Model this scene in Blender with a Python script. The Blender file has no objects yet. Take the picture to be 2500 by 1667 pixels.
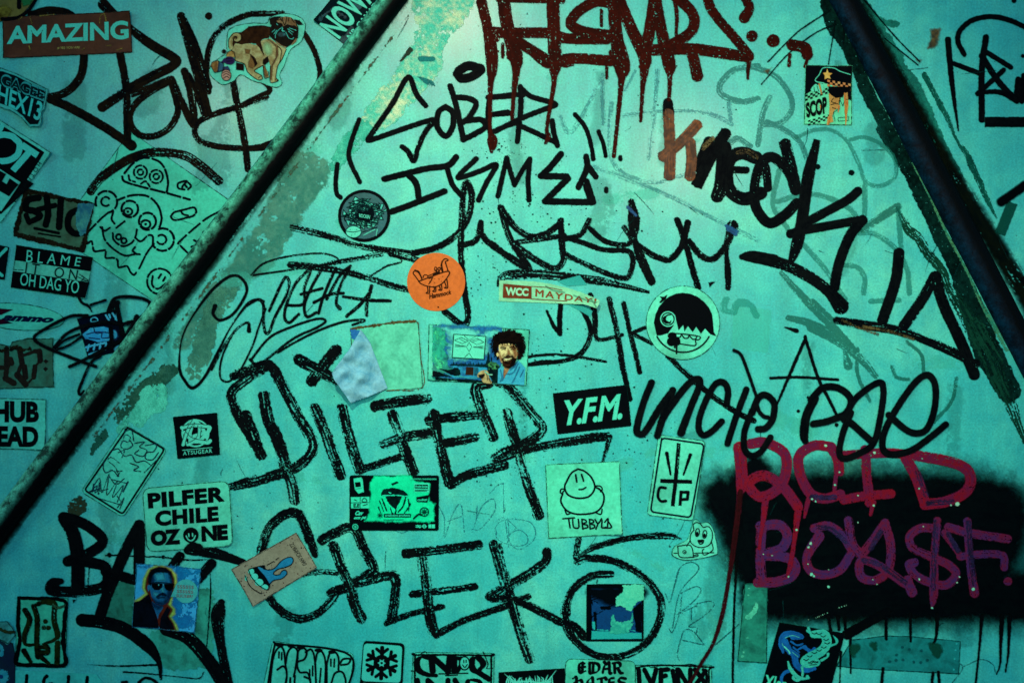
import bpy, bmesh, math, random
import numpy as np
from mathutils import Vector

# ------------------------------------------------------------------ camera, sky, sun, lamps, exposure
SC = bpy.context.scene
COL = SC.collection
PX = 0.0005            # one millimetre of wall is two units of the drawing grid
CZ = 1.60              # height of the middle of the picture above the pavement
cam = bpy.data.cameras.new("camera"); cam_ob = bpy.data.objects.new("camera", cam); COL.objects.link(cam_ob)
cam.lens = 50; cam.sensor_width = 36; cam.clip_start = 0.02; cam.clip_end = 200
cam_ob.location = (0, -1.7361, CZ); cam_ob.rotation_euler = (math.radians(90), 0, 0)
SC.camera = cam_ob
SUN_EL, SUN_AZ = 20, -62           # degrees; the sun stands to the left of the wall
world = bpy.data.worlds.new("World"); SC.world = world; world.use_nodes = True
wn = world.node_tree.nodes; wl = world.node_tree.links
sky = wn.new('ShaderNodeTexSky'); sky.sky_type = 'NISHITA'; sky.sun_disc = False; sky.ozone_density = 6; sky.dust_density = 0
sky.sun_elevation = math.radians(SUN_EL); sky.sun_rotation = math.radians(180 + SUN_AZ)
wl.new(sky.outputs[0], wn['Background'].inputs['Color']); wn['Background'].inputs['Strength'].default_value = 0.078
sun = bpy.data.lights.new("sun", 'SUN'); sun.energy = 0.5; sun.angle = math.radians(12); sun.color = (1, .93, .82)
sun_ob = bpy.data.objects.new("sun", sun); COL.objects.link(sun_ob)
_e, _a = math.radians(SUN_EL), math.radians(SUN_AZ)
sun_dir = Vector((math.sin(_a) * math.cos(_e), -math.cos(_a) * math.cos(_e), math.sin(_e)))   # towards the sun
sun_ob.rotation_euler = sun_dir.to_track_quat('Z', 'Y').to_euler()
def lamp(name, loc, watts, radius, color, aim=None, cone=100, blend=1.0):
    l = bpy.data.lights.new(name, 'SPOT'); l.energy = watts; l.shadow_soft_size = radius; l.color = color
    l.spot_size = math.radians(cone); l.spot_blend = blend
    o = bpy.data.objects.new(name, l); COL.objects.link(o); o.location = loc
    o.rotation_euler = (Vector(loc) - Vector(aim)).to_track_quat('Z', 'Y').to_euler()
# the lit street lamps whose reflections show in the gloss paint
WARM = (1, .63, .40)
lamp("street_lamp_light", (-0.15, -1.75, CZ + .82), 100, .045, WARM, (0.08, 0, CZ + .05), 41)
lamp("street_lamp_light", (-0.70, -1.75, CZ + .58), 22, .03, WARM, (-0.28, 0, CZ + .06), 36)
lamp("street_lamp_light", (0.42, -1.75, CZ + .46), 40, .045, WARM, (0.22, 0, CZ - .02), 43)
SC.view_settings.view_transform = 'Standard'; SC.view_settings.look = 'None'
SC.view_settings.exposure = 0.75; SC.view_settings.gamma = 1.0
SC.cycles.transparent_max_bounces = 24; SC.cycles.max_bounces = 6
SC.cycles.use_denoising = True

# ------------------------------------------------------------------ helpers
K = 3.4846             # magnification of the drawing tiles
_tab = np.random.RandomState(7).rand(512, 512).astype(np.float32)
def vnoise(x, y):
    ix = np.floor(x).astype(np.int64); iy = np.floor(y).astype(np.int64)
    fx = (x - ix).astype(np.float32); fy = (y - iy).astype(np.float32)
    fx = fx * fx * (3 - 2 * fx); fy = fy * fy * (3 - 2 * fy)
    a = _tab[iy % 512, ix % 512]; b = _tab[iy % 512, (ix + 1) % 512]
    c = _tab[(iy + 1) % 512, ix % 512]; d = _tab[(iy + 1) % 512, (ix + 1) % 512]
    return (a + (b - a) * fx) * (1 - fy) + (c + (d - c) * fx) * fy
def fbm(x, y, o=3, seed=0.0):
    s = 0; amp = .5; t = 0
    for k in range(o):
        s = s + amp * vnoise(x * 2 ** k + seed + 17 * k, y * 2 ** k + seed * 1.7 + 31 * k); t += amp; amp *= .55
    return s / t
def sstep(a, b, x):
    t = np.clip((x - a) / (b - a), 0, 1); return t * t * (3 - 2 * t)
def pts(tile, s):
    """'x,y x,y,w' in tile units -> rows of (x, y, w) on the wall's drawing grid"""
    out = []; k = tile[2] if len(tile) > 2 else K
    for p in s.split():
        v = [float(q) for q in p.split(',')]
        out.append((tile[0] + v[0] / k, tile[1] + v[1] / k, v[2] / k if len(v) > 2 else -1))
    return out
def T(c, r): return ((0, 600, 1200, 1850)[c], (0, 400, 800, 1217)[r])
T00,T10,T20,T30 = [T(c,0) for c in range(4)]
T01,T11,T21,T31 = [T(c,1) for c in range(4)]
T02,T12,T22,T32 = [T(c,2) for c in range(4)]
T03,T13,T23,T33 = [T(c,3) for c in range(4)]
def catmull(p, closed=False, n=8):
    p = [np.array(q, float) for q in p]
    if len(p) < 3 and not closed: return [tuple(q) for q in p]
    m = len(p); out = []
    for i in range(m if closed else m - 1):
        if closed: a, b, c, d = p[i - 1], p[i], p[(i + 1) % m], p[(i + 2) % m]
        else:
            b, c = p[i], p[i + 1]; a = p[i - 1] if i else 2 * b - c; d = p[i + 2] if i + 2 < m else 2 * c - b
        for k in range(n):
            t = k / n
            out.append(.5 * ((2 * b) + (c - a) * t + (2 * a - 5 * b + 4 * c - d) * t * t + (3 * b - a - 3 * c + d) * t ** 3))
    if not closed: out.append(p[-1])
    return [tuple(q) for q in out]
def ring(cx, cy, rx, ry=None, n=28, a0=0, a1=360, rot=0):
    ry = rx if ry is None else ry; r = math.radians(rot); o = []
    for k in range(n + 1):
        t = math.radians(a0 + (a1 - a0) * k / n); x, y = rx * math.cos(t), ry * math.sin(t)
        o.append("%.1f,%.1f" % (cx + x * math.cos(r) - y * math.sin(r), cy + x * math.sin(r) + y * math.cos(r)))
    return ' '.join(o)
def W3(x, y, d): return ((x - 1250) * PX, -d, CZ + (833.5 - y) * PX)
def lin(rgb):
    """display colour as picked from the photograph -> base colour under its warm lamps and blue evening sky"""
    c = tuple(((c / 255) / 12.92 if c <= 10 else ((c / 255 + .055) / 1.055) ** 2.4) for c in rgb)
    k = max(0.0, min(1.0, (c[1] / max(c[0], 1e-4) - 1.0) / .8))
    return (c[0] * (.48 - .30 * k), c[1] * .92, c[2] * (.80 + .07 * k), 1)
def tag(o, label=None, cat=None, group=None, kind=None):
    if label: o['label'] = label
    if cat: o['category'] = cat
    if group: o['group'] = group
    if kind: o['kind'] = kind
    return o
def empty(name, loc):
    o = bpy.data.objects.new(name, None); o.empty_display_size = .02; COL.objects.link(o); o.location = loc; return o
def link(name, me, mat, parent=None):
    o = bpy.data.objects.new(name, me); COL.objects.link(o)
    if mat: me.materials.append(mat)
    if parent: o.parent = parent
    return o

# ------------------------------------------------------------------ materials
MATS = {}
def nodes(name):
    m = bpy.data.materials.new(name); m.use_nodes = True
    return m, m.node_tree.nodes, m.node_tree.links, m.node_tree.nodes['Principled BSDF']
def noise(N, L, scale, detail=4, rough=.6, vec=None, dist=0):
    n = N.new('ShaderNodeTexNoise'); n.inputs['Scale'].default_value = scale; n.inputs['Detail'].default_value = detail
    n.inputs['Roughness'].default_value = rough; n.inputs['Distortion'].default_value = dist
    if vec is None:
        tc = N.new('ShaderNodeNewGeometry'); vec = tc.outputs['Position']
    L.new(vec, n.inputs['Vector']); return n.outputs[0]
def ramp(N, L, fac, *stops):
    r = N.new('ShaderNodeValToRGB'); e = r.color_ramp.elements
    while len(e) < len(stops): e.new(.5)
    for k, (p, c) in enumerate(stops):
        e[k].position = p; e[k].color = c if len(c) == 4 else tuple(c) + (1,)
    L.new(fac, r.inputs[0]); return r.outputs[0]
def mix(N, L, a, b, fac, mode='MIX'):
    m = N.new('ShaderNodeMix'); m.data_type = 'RGBA'; m.blend_type = mode
    for s, v in ((m.inputs[0], fac), (m.inputs[6], a), (m.inputs[7], b)):
        if hasattr(v, 'links'): L.new(v, s)
        else: s.default_value = v
    return m.outputs[2]
def mathn(N, L, op, a, b=None):
    m = N.new('ShaderNodeMath'); m.operation = op
    for s, v in ((m.inputs[0], a), (m.inputs[1], b)):
        if v is None: continue
        if hasattr(v, 'links'): L.new(v, s)
        else: s.default_value = v
    return m.outputs[0]
def bump(N, L, b, h, strength, dist=.001):
    bn = N.new('ShaderNodeBump'); bn.inputs['Strength'].default_value = strength; bn.inputs['Distance'].default_value = dist
    L.new(h, bn.inputs['Height']); L.new(bn.outputs[0], b.inputs['Normal'])
def ink_mat(c1, c2=None, rough=.42, opacity=1.0, grain=0.12):
    """printed or painted ink: its coverage comes from the mesh's own 'cov' attribute"""
    key = ('ink', c1, c2, rough, opacity, grain)
    if key in MATS: return MATS[key]
    m, N, L, b = nodes("ink_%d_%d_%d" % c1)
    at = N.new('ShaderNodeAttribute'); at.attribute_name = 'cov'
    tn = N.new('ShaderNodeAttribute'); tn.attribute_name = 'tone'
    c = mix(N, L, lin(c1), lin(c2 or c1), tn.outputs['Fac'])
    g = noise(N, L, 900, 3); 
    c = mix(N, L, c, ramp(N, L, g, (.3, (1 - grain * 2,) * 3), (.7, (1 + grain,) * 3)), 1.0, 'MULTIPLY')
    L.new(c, b.inputs['Base Color'])
    r = noise(N, L, 60, 4)
    L.new(mathn(N, L, 'MULTIPLY_ADD', r, .2), b.inputs['Roughness']); b.inputs['Roughness'].links[0].from_node.inputs[2].default_value = rough - .1
    b.inputs['Specular IOR Level'].default_value = .004 if max(c1) < 90 else .05
    al = at.outputs['Fac'] if opacity >= 1 else mathn(N, L, 'MULTIPLY', at.outputs['Fac'], opacity)
    L.new(al, b.inputs['Alpha'])
    bump(N, L, b, noise(N, L, 500, 3), .15, .0006)
    MATS[key] = m; return m
def paper_mat(c1, dirt=(36, 70, 58), amount=.5, rough=.45, scale=18):
    key = ('paper', c1, dirt, amount, rough, scale)
    if key in MATS: return MATS[key]
    if max(c1) < 40: dirt, amount = (14, 20, 22), .3
    m, N, L, b = nodes("paper_%d_%d_%d" % c1)
    f = noise(N, L, scale, 6, .65, dist=.4)
    f2 = noise(N, L, 240, 4)
    d = mathn(N, L, 'MULTIPLY', ramp(N, L, f, (.45, (0, 0, 0)), (.75, (1, 1, 1))), amount)
    c = mix(N, L, lin(c1), lin(dirt), d)
    c = mix(N, L, c, ramp(N, L, f2, (.3, (.82,) * 3), (.7, (1.12,) * 3)), 1.0, 'MULTIPLY')
    sp = noise(N, L, 700, 2, .5)
    c = mix(N, L, c, lin(dirt), ramp(N, L, sp, (.70, (0, 0, 0)), (.76, (.8, .8, .8))))
    L.new(c, b.inputs['Base Color']); b.inputs['Roughness'].default_value = rough
    b.inputs['Specular IOR Level'].default_value = .004 if max(c1) < 40 else .10
    bump(N, L, b, noise(N, L, 45, 5, .6), .35, .0015)
    MATS[key] = m; return m

# ------------------------------------------------------------------ ink: strokes and filled shapes -> one real mesh lying on its sheet
class Ink:
    seed = 0
    def __init__(s, name, parent, mat, depth, g=1.25, edge=.6, es=4.0, aa=1.6, dry=0.0, pit=0.0, lump=0.0, label=None, dfun=None, nib=None, fade=0, blotch=0.0):
        s.__dict__.update(name=name, parent=parent, mat=mat, depth=depth, g=g, edge=edge, es=es, aa=aa, dry=dry, pit=pit, lump=lump, label=label, dfun=dfun, nib=nib, fade=fade, blotch=blotch)
        s.ops = []
    def s(s, tile, w, p, dry=None, butt=False, cut=False, dash=None, straight=False, closed=False):
        for part in p.split(';'):
            q = pts(tile, part)
            q = [(x, y, (w / (tile[2] if len(tile) > 2 else K) if ww < 0 else ww)) for x, y, ww in q]
            if closed: q = catmull(q, True)
            elif not straight: q = catmull(q)
            s.ops.append(('s', q, s.dry if dry is None else dry, butt, cut, dash))
        return s
    def p(s, tile, p, smooth=False, cut=False):
        for part in p.split(';'):
            q = [(x, y) for x, y, w in pts(tile, part)]
            if smooth: q = catmull(q, True)
            s.ops.append(('p', q, 0, False, cut, None))
        return s
    def dots(s, tile, w, p):
        for q in p.split():
            x, y = q.split(',')[:2]; ww = q.split(',')[2] if q.count(',') > 1 else w
            s.s(tile, float(ww), "%s,%s %.1f,%s" % (x, y, float(x) + .5, y), straight=True)
        return s
    def build_each(s):
        ops = s.ops; d0 = s.depth
        for o in ops: s.ops = [o]; s.depth = d0; s.build()
    def build(s):
        Ink.seed += 1; sd = Ink.seed * 13.37; g = s.g; s.depth += (Ink.seed % 60) * 1.5e-6
        flat = [q for o in s.ops for e in o[1] for q in (e if o[0] == 'L' else (e,))]
        xs = [q[0] for q in flat]; ys = [q[1] for q in flat]
        grow = max([o[2] for o in s.ops if o[0] == 'L'] + [0])
        mw = max([q[2] for o in s.ops if o[0] == 's' for q in o[1]] + [0]) / 2 + s.aa + s.edge * 2 + s.lump + 3 + grow
        x0, y0 = max(min(xs) - mw, -60), max(min(ys) - mw, -60); x1, y1 = min(max(xs) + mw, 2560), min(max(ys) + mw, 1730)
        nx, ny = int((x1 - x0) / g) + 2, int((y1 - y0) / g) + 2
        gx = x0 + np.arange(nx, dtype=np.float32) * g; gy = y0 + np.arange(ny, dtype=np.float32) * g
        D = np.full((ny, nx), 1e3, np.float32); U = np.zeros_like(D); V = np.zeros_like(D); DR = np.zeros_like(D)
        def window(ax, ay, bx, by, m):
            i0 = max(int((min(ax, bx) - m - x0) / g), 0); i1 = min(int((max(ax, bx) + m - x0) / g) + 2, nx)
            j0 = max(int((min(ay, by) - m - y0) / g), 0); j1 = min(int((max(ay, by) + m - y0) / g) + 2, ny)
            return i0, i1, j0, j1
        reach = s.aa + s.edge * 2 + s.lump + 2 + grow
        for k, (kind, q, dry, butt, cut, dash) in enumerate(s.ops):
            Dc = np.full((ny, nx), 1e3, np.float32) if cut else D
            if kind == 's':
                acc = 0.0; off = k * 157.0
                for i in range(len(q) - 1):
                    ax, ay, wa = q[i]; bx, by, wb = q[i + 1]; l = math.hypot(bx - ax, by - ay)
                    if l < 1e-6: continue
                    acc += l
                    if dash and (acc % (dash[0] + dash[1])) > dash[0]: continue
                    ra, rb = wa / 2, wb / 2
                    if s.nib is not None:
                        f = .22 + .78 * abs(math.sin(math.atan2(by - ay, bx - ax) - math.radians(s.nib))); ra *= f; rb *= f
                    i0, i1, j0, j1 = window(ax, ay, bx, by, max(ra, rb) + reach)
                    if i1 <= i0 or j1 <= j0: continue
                    X = gx[None, i0:i1]; Y = gy[j0:j1, None]
                    tx, ty = (bx - ax) / l, (by - ay) / l
                    pr = (X - ax) * tx + (Y - ay) * ty; t = np.clip(pr / l, 0, 1)
                    cr = (X - ax) * ty - (Y - ay) * tx
                    dist = np.hypot(X - ax - t * (bx - ax), Y - ay - t * (by - ay)); r = ra + (rb - ra) * t
                    d = dist - r
                    if butt and i == 0: d = np.maximum(d, -pr)
                    if butt and i == len(q) - 2: d = np.maximum(d, pr - l)
                    sub = Dc[j0:j1, i0:i1]; m = d < sub
                    sub[m] = d[m]
                    if not cut:
                        U[j0:j1, i0:i1][m] = (acc - l + t * l + off)[m]; V[j0:j1, i0:i1][m] = (cr / np.maximum(r, .3))[m]
                        DR[j0:j1, i0:i1][m] = dry
            else:
                segs = q if kind == 'L' else [(q[i], q[(i + 1) % len(q)]) for i in range(len(q))]
                px = [p[0] for e in segs for p in e]; py = [p[1] for e in segs for p in e]
                i0, i1, j0, j1 = window(min(px), min(py), max(px), max(py), reach)
                if i1 <= i0 or j1 <= j0: continue
                X = gx[None, i0:i1]; Y = gy[j0:j1, None]
                ins = np.zeros((j1 - j0, i1 - i0), bool); dm = np.full(ins.shape, 1e6, np.float32)
                for (ax, ay), (bx, by) in segs:
                    if abs(by - ay) > 1e-9:
                        ins ^= ((ay > Y) != (by > Y)) & (X < (bx - ax) * (Y - ay) / (by - ay) + ax)
                    l2 = (bx - ax) ** 2 + (by - ay) ** 2
                    if l2 < 1e-9: continue
                    t = np.clip(((X - ax) * (bx - ax) + (Y - ay) * (by - ay)) / l2, 0, 1)
                    dm = np.minimum(dm, (X - ax - t * (bx - ax)) ** 2 + (Y - ay - t * (by - ay)) ** 2)
                d = np.sqrt(dm); d = np.where(ins, -d, d).astype(np.float32) - (dry if kind == 'L' else 0)
                sub = Dc[j0:j1, i0:i1]; np.minimum(sub, d, out=sub)
            if cut: np.maximum(D, -Dc, out=D)
        X, Y = np.meshgrid(gx, gy)
        near = D < s.aa + s.edge * 2 + s.lump + 1
        if not near.any(): return None
        X_, Y_ = X[near], Y[near]
        d = D[near].copy()
        if s.edge: d += s.edge * 2 * (fbm(X_ / s.es, Y_ / s.es, 2, sd) - .5)
        if s.lump: d += s.lump * 2 * (fbm(X_ / 22, Y_ / 22, 3, sd + 5) - .5)
        al = np.clip(.5 - d / s.aa, 0, 1)
        if s.fade: al = al * al * (3 - 2 * al)
        u, v, dr = U[near], V[near], DR[near]
        st = .55 * vnoise(u / 55 + sd, v * 5.5 + u / 400 + sd) + .45 * vnoise(u / 22 + sd, v * 13 + sd * 2)
        if dr.max() > 0:
            speck = fbm(X_ / 3.2, Y_ / 3.2, 2, sd + 9)
            big = fbm(X_ / 70, Y_ / 70, 2, sd + 3)
            val = .62 * st + .38 * speck + .25 * (big - .5) - .10 * np.abs(v) ** 4
            al = al * np.where(dr > 0, sstep(-.05, .05, val - .17 - dr * .52), 1)
        if s.pit:
            al = al * (1 - sstep(.86 - s.pit * .3, .90 - s.pit * .3, fbm(X_ / 3.4, Y_ / 3.4, 2, sd + 2)))
        if s.blotch:
            bl = .6 * fbm(X_ / 26, Y_ / 26, 3, sd + 7) + .4 * fbm(X_ / 5, Y_ / 5, 2, sd + 8)
            al = al * sstep(-.05, .05, bl - s.blotch + np.clip(-d / 60, 0, .12))
        tone = sstep(.32, .68, (.35 * fbm(X_ / 45, Y_ / 45, 3, sd + 1) + .3 * fbm(X_ / 7, Y_ / 7, 2, sd + 4) + .35 * st))
        A = np.zeros_like(D); A[near] = al; TN = np.zeros_like(D); TN[near] = tone
        cell = np.maximum(np.maximum(A[:-1, :-1], A[1:, :-1]), np.maximum(A[:-1, 1:], A[1:, 1:])) > .03
        jj, ii = np.nonzero(cell)
        if len(jj) == 0: return None
        used = np.zeros(D.shape, bool)
        for a, b in ((0, 0), (1, 0), (0, 1), (1, 1)): used[jj + a, ii + b] = True
        idx = np.cumsum(used.ravel()).reshape(D.shape) - 1; n = int(used.sum())
        ux, uy = X[used], Y[used]
        ex = 0 if s.dfun is None else s.dfun(ux, uy)
        base = s.parent.location if s.parent else Vector((0, 0, 0))
        co = np.empty((n, 3), np.float32)
        co[:, 0] = (ux - 1250) * PX - base.x; co[:, 1] = -(s.depth + ex) - base.y; co[:, 2] = CZ + (833.5 - uy) * PX - base.z
        f = np.stack([idx[jj, ii], idx[jj + 1, ii], idx[jj + 1, ii + 1], idx[jj, ii + 1]], 1).astype(np.int32)
        me = bpy.data.meshes.new(s.name); me.vertices.add(n); me.vertices.foreach_set('co', co.ravel())
        me.loops.add(f.size); me.loops.foreach_set('vertex_index', f.ravel())
        me.polygons.add(len(f)); me.polygons.foreach_set('loop_start', np.arange(0, f.size, 4, dtype=np.int32))
        me.update(calc_edges=True)
        for nm, ar in (('cov', A), ('tone', TN)):
            at = me.attributes.new(nm, 'FLOAT', 'POINT'); at.data.foreach_set('value', ar[used].astype(np.float32))
        if s.dfun is not None: me.polygons.foreach_set('use_smooth', np.ones(len(f), bool))
        o = link(s.name, me, s.mat, s.parent)
        if s.label: o['label'] = s.label
        return o

def rounded(q, r):
    """polygon with its corners rounded by r"""
    if r <= 0: return q
    out = []; n = len(q)
    for i in range(n):
        p = Vector(q[i][:2]); a = Vector(q[i - 1][:2]); b = Vector(q[(i + 1) % n][:2])
        pa = p + (a - p).normalized() * r; pb = p + (b - p).normalized() * r
        for k in range(7):
            t = k / 6; out.append(tuple((1 - t) ** 2 * pa + 2 * t * (1 - t) * p + t * t * pb))
    return out
def solid(name, parent, q, back, front, mat):
    """a thin sheet with a real edge: outline q (drawing grid) from depth back to depth front"""
    bm = bmesh.new(); base = parent.location if parent else Vector((0, 0, 0))
    f = [bm.verts.new(Vector(W3(x, y, front)) - base) for x, y in q]
    b = [bm.verts.new(Vector(W3(x, y, back)) - base) for x, y in q]
    face = bm.faces.new(f); n = len(q)
    for i in range(n): bm.faces.new((f[i], b[i], b[(i + 1) % n], f[(i + 1) % n]))
    bm.normal_update()
    if face.normal.y > 0:
        bmesh.ops.reverse_faces(bm, faces=bm.faces[:])
    bmesh.ops.triangulate(bm, faces=[face])
    me = bpy.data.meshes.new(name); bm.to_mesh(me); bm.free()
    return link(name, me, mat, parent)
STUCK = "stickers stuck on the graffiti wall"
PAPER = (140, 214, 190)
class Sticker:
    """a sticker: Empty at its middle > sheet, lettering, border, picture pieces"""
    def __init__(s, label, tile, p, col=PAPER, depth=.0009, r=0, name='sticker', smooth=False, mat=None, edge=True, sheet=True, blob=None, lift=None):
        q = [(x, y) for x, y, w in pts(tile, p)]
        q = catmull(q, True) if smooth else rounded(q, r / K)
        cx = sum(v[0] for v in q) / len(q); cy = sum(v[1] for v in q) / len(q)
        s.tile = tile; s.d = depth; s.n = 0
        s.root = empty(name, W3(cx, cy, depth)); tag(s.root, label, 'sticker', STUCK)
        m = mat or paper_mat(col); s.dfun = None
        if lift:
            L_ = [(tile[0] + a / K, tile[1] + b / K, r_ / K, h_) for a, b, r_, h_ in lift]
            s.dfun = lambda x, y: sum(h_ * np.clip(1 - np.hypot(x - a, y - b) / r_, 0, 1) ** 2 for a, b, r_, h_ in L_)
        if blob is not None:
            s.root_blob = s.ink('sheet', None, mat=m, edge=blob, es=9, lump=blob * .6, aa=1.4).p(tile, p, smooth); s.root_blob.build()
        elif lift:
            s.ink('sheet', None, mat=m, edge=.2, aa=1.2, g=1.0).p((0, 0), ' '.join('%.2f,%.2f' % (x * K, y * K) for x, y in q)).build()
        elif sheet:
            s.sheet = solid('sheet', s.root, q, .0001, depth, m)
        if edge:
            ww = ' '.join("%.1f,%.1f" % ((x - tile[0]) * K, (y - tile[1]) * K) for x, y in q + q[:1])
            s.ink('edge_grime', (14, 34, 32), g=1.0, edge=.8, es=6, aa=1.2, opacity=.8, pit=.35).s(tile, 5, ww, straight=True).build()  # thin dark outline: shadow of the cut edge drawn in ink, with some dirt
    def ink(s, name, col, col2=None, mat=None, opacity=1.0, rough=.4, **kw):
        s.n += 1
        kw.setdefault('edge', .25); kw.setdefault('aa', 1.2); kw.setdefault('g', 1.0)
        if kw.get('dfun') is None: kw['dfun'] = s.dfun
        return Ink(name, s.root, mat or ink_mat(col, col2, rough, opacity), s.d + .00010 * s.n, **kw)
    def text(s, body, quad, col, name='lettering', bold=.02, shear=0, space=1.0, tile=None, dfun=None):
        q = [(x, y) for x, y, w in pts(tile or s.tile, quad)]
        H = (math.dist(q[0], q[3]) + math.dist(q[1], q[2])) / 2
        k = s.ink(name, col, g=.65 if H < 16 else 1.0, aa=1.0, edge=.12 if H < 30 else .3, dfun=dfun)
        for segs in outline(body, q, max(bold, -.015), shear, space): k.ops.append(('L', segs, 0, False, False, None))
        return k.build()
def outline(body, q, grow, shear, space):
    """outlines of a line of type, emboldened by grow and fitted into the quad q (TL TR BR BL): one edge list per letter"""
    cu = bpy.data.curves.new('type', 'FONT'); cu.body = body; cu.shear = shear; cu.space_character = space; cu.resolution_u = 4
    ob = bpy.data.objects.new('type', cu); COL.objects.link(ob)
    me = bpy.data.meshes.new_from_object(ob.evaluated_get(bpy.context.evaluated_depsgraph_get()))
    bpy.data.objects.remove(ob); bpy.data.curves.remove(cu)
    vs = [(round(v.co.x, 4), round(v.co.y, 4)) for v in me.vertices]
    par = {}
    def find(a):
        while par.setdefault(a, a) != a: a = par[a]
        return a
    cnt = {}
    for p in me.polygons:
        v = [vs[i] for i in p.vertices]
        if p.normal.z < 0: v.reverse()
        for a, b in zip(v, v[1:] + v[:1]):
            if a == b: continue
            par[find(a)] = find(b)
            if (b, a) in cnt: del cnt[(b, a)]
            else: cnt[(a, b)] = 1
    bpy.data.meshes.remove(me)
    nxt, prv = {}, {}
    for a, b in cnt: nxt.setdefault(a, b); prv.setdefault(b, a)
    off = {}
    for a, b in nxt.items():
        p = prv.get(a)
        if p is None: off[a] = a; continue
        d1 = Vector(a) - Vector(p); d2 = Vector(b) - Vector(a); d1.normalize(); d2.normalize()
        n1 = Vector((d1.y, -d1.x)); n2 = Vector((d2.y, -d2.x)); m = (n1 + n2) / max(.45, 1 + n1.dot(n2))
        off[a] = (a[0] + m.x * grow, a[1] + m.y * grow)
    xs = [v[0] for v in off.values()]; ys = [v[1] for v in off.values()]; x0, x1, y0, y1 = min(xs), max(xs), min(ys), max(ys)
    (ax, ay), (bx, by), (cx, cy), (dx, dy) = q
    def mp(p):
        u = (p[0] - x0) / (x1 - x0); v = (p[1] - y0) / (y1 - y0)
        return ((1 - u) * (v * ax + (1 - v) * dx) + u * (v * bx + (1 - v) * cx), (1 - u) * (v * ay + (1 - v) * dy) + u * (v * by + (1 - v) * cy))
    let = {}
    for a, b in cnt:
        if a in off and b in off: let.setdefault(find(a), []).append((mp(off[a]), mp(off[b])))
    return list(let.values())

# ------------------------------------------------------------------ the wall, its bare patches and its two rails
def wall_mat():
    m, N, L, b = nodes("teal_gloss_paint")
    big = noise(N, L, 3.2, 5, .55, dist=.6); mid = noise(N, L, 26, 6, .65); fine = noise(N, L, 420, 4, .7)
    mp = N.new('ShaderNodeMapping'); mp.inputs['Scale'].default_value = (38, 1, 4)
    ge = N.new('ShaderNodeNewGeometry'); L.new(ge.outputs['Position'], mp.inputs['Vector'])
    streak = noise(N, L, 1.0, 4, .6, vec=mp.outputs[0])
    c = ramp(N, L, big, (.30, (.014, .47, .45)), (.5, (.034, .57, .485)), (.70, (.070, .64, .475)))
    c = mix(N, L, c, (.006, .39, .42, 1), ramp(N, L, mid, (.42, (.55,) * 3), (.62, (0, 0, 0))))
    c = mix(N, L, c, ramp(N, L, streak, (.28, (.84,) * 3), (.60, (1.05,) * 3)), 1.0, 'MULTIPLY')
    c = mix(N, L, c, ramp(N, L, fine, (.28, (.70,) * 3), (.68, (1.16,) * 3)), 1.0, 'MULTIPLY')
    sp = noise(N, L, 330, 2, .5); pz = noise(N, L, 9, 3)
    spk = mathn(N, L, 'MULTIPLY', ramp(N, L, sp, (.69, (0, 0, 0)), (.75, (1, 1, 1))), ramp(N, L, pz, (.42, (.1,) * 3), (.62, (1,) * 3)))
    c = mix(N, L, c, lin((18, 62, 60)), spk)
    rz = noise(N, L, 14, 5, .7); rz2 = noise(N, L, 2.3, 2)
    rust = mathn(N, L, 'MULTIPLY', ramp(N, L, rz, (.70, (0, 0, 0)), (.80, (.8,) * 3)), ramp(N, L, rz2, (.55, (0, 0, 0)), (.7, (1,) * 3)))
    c = mix(N, L, c, lin((120, 80, 40)), rust)
    L.new(c, b.inputs['Base Color'])
    L.new(ramp(N, L, mid, (.3, (.38,) * 3), (.7, (.50,) * 3)), b.inputs['Roughness'])
    b.inputs['Specular IOR Level'].default_value = .15
    b.inputs['Coat Weight'].default_value = .20; b.inputs['Coat Roughness'].default_value = .22; b.inputs['Coat IOR'].default_value = 1.35
    h = mathn(N, L, 'ADD', mathn(N, L, 'MULTIPLY', noise(N, L, 150, 3), .5), mathn(N, L, 'MULTIPLY', mid, 1.5))
    h = mathn(N, L, 'ADD', h, mathn(N, L, 'MULTIPLY', noise(N, L, 7, 2), 5.0))
    bump(N, L, b, h, .25, .0012)
    return m
wall = empty('painted_wall', (0, 0, 0))
tag(wall, "teal gloss painted metal wall covered with black and red graffiti", "wall")
bm = bmesh.new()
bmesh.ops.create_cube(bm, size=1, matrix=__import__('mathutils').Matrix.Translation((0, .03, 1.7)) @ __import__('mathutils').Matrix.Diagonal((5.0, .06, 3.4, 1)))
me = bpy.data.meshes.new('panel'); bm.to_mesh(me); bm.free(); link('panel', me, wall_mat(), wall)
bm = bmesh.new(); bmesh.ops.create_grid(bm, x_segments=1, y_segments=1, size=12)
me = bpy.data.meshes.new('pavement'); bm.to_mesh(me); bm.free()
pv = link('pavement', me, paper_mat((120, 118, 112), (60, 60, 58), .5, .8, 4)); pv.location = (0, -8, 0); tag(pv, kind='structure')

def patch(name, col, col2, depth, poly, lump=9, edge=2.5, thr=None, opacity=1.0, aa=2.0, tile=(0, 0), label=None, nscale=24, cutout=0, blotch=0):
    k = Ink(name, wall, ink_mat(col, col2, .6, opacity, .25), depth, g=1.3, edge=edge, es=5, lump=lump, aa=aa, pit=cutout, blotch=blotch, label=label)
    if tile == (0, 0):
        poly = ' '.join("%.1f,%.1f" % tuple(float(v) * K for v in q.split(',')) for q in poly.split())
    k.p(tile, poly, True).build()
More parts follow.
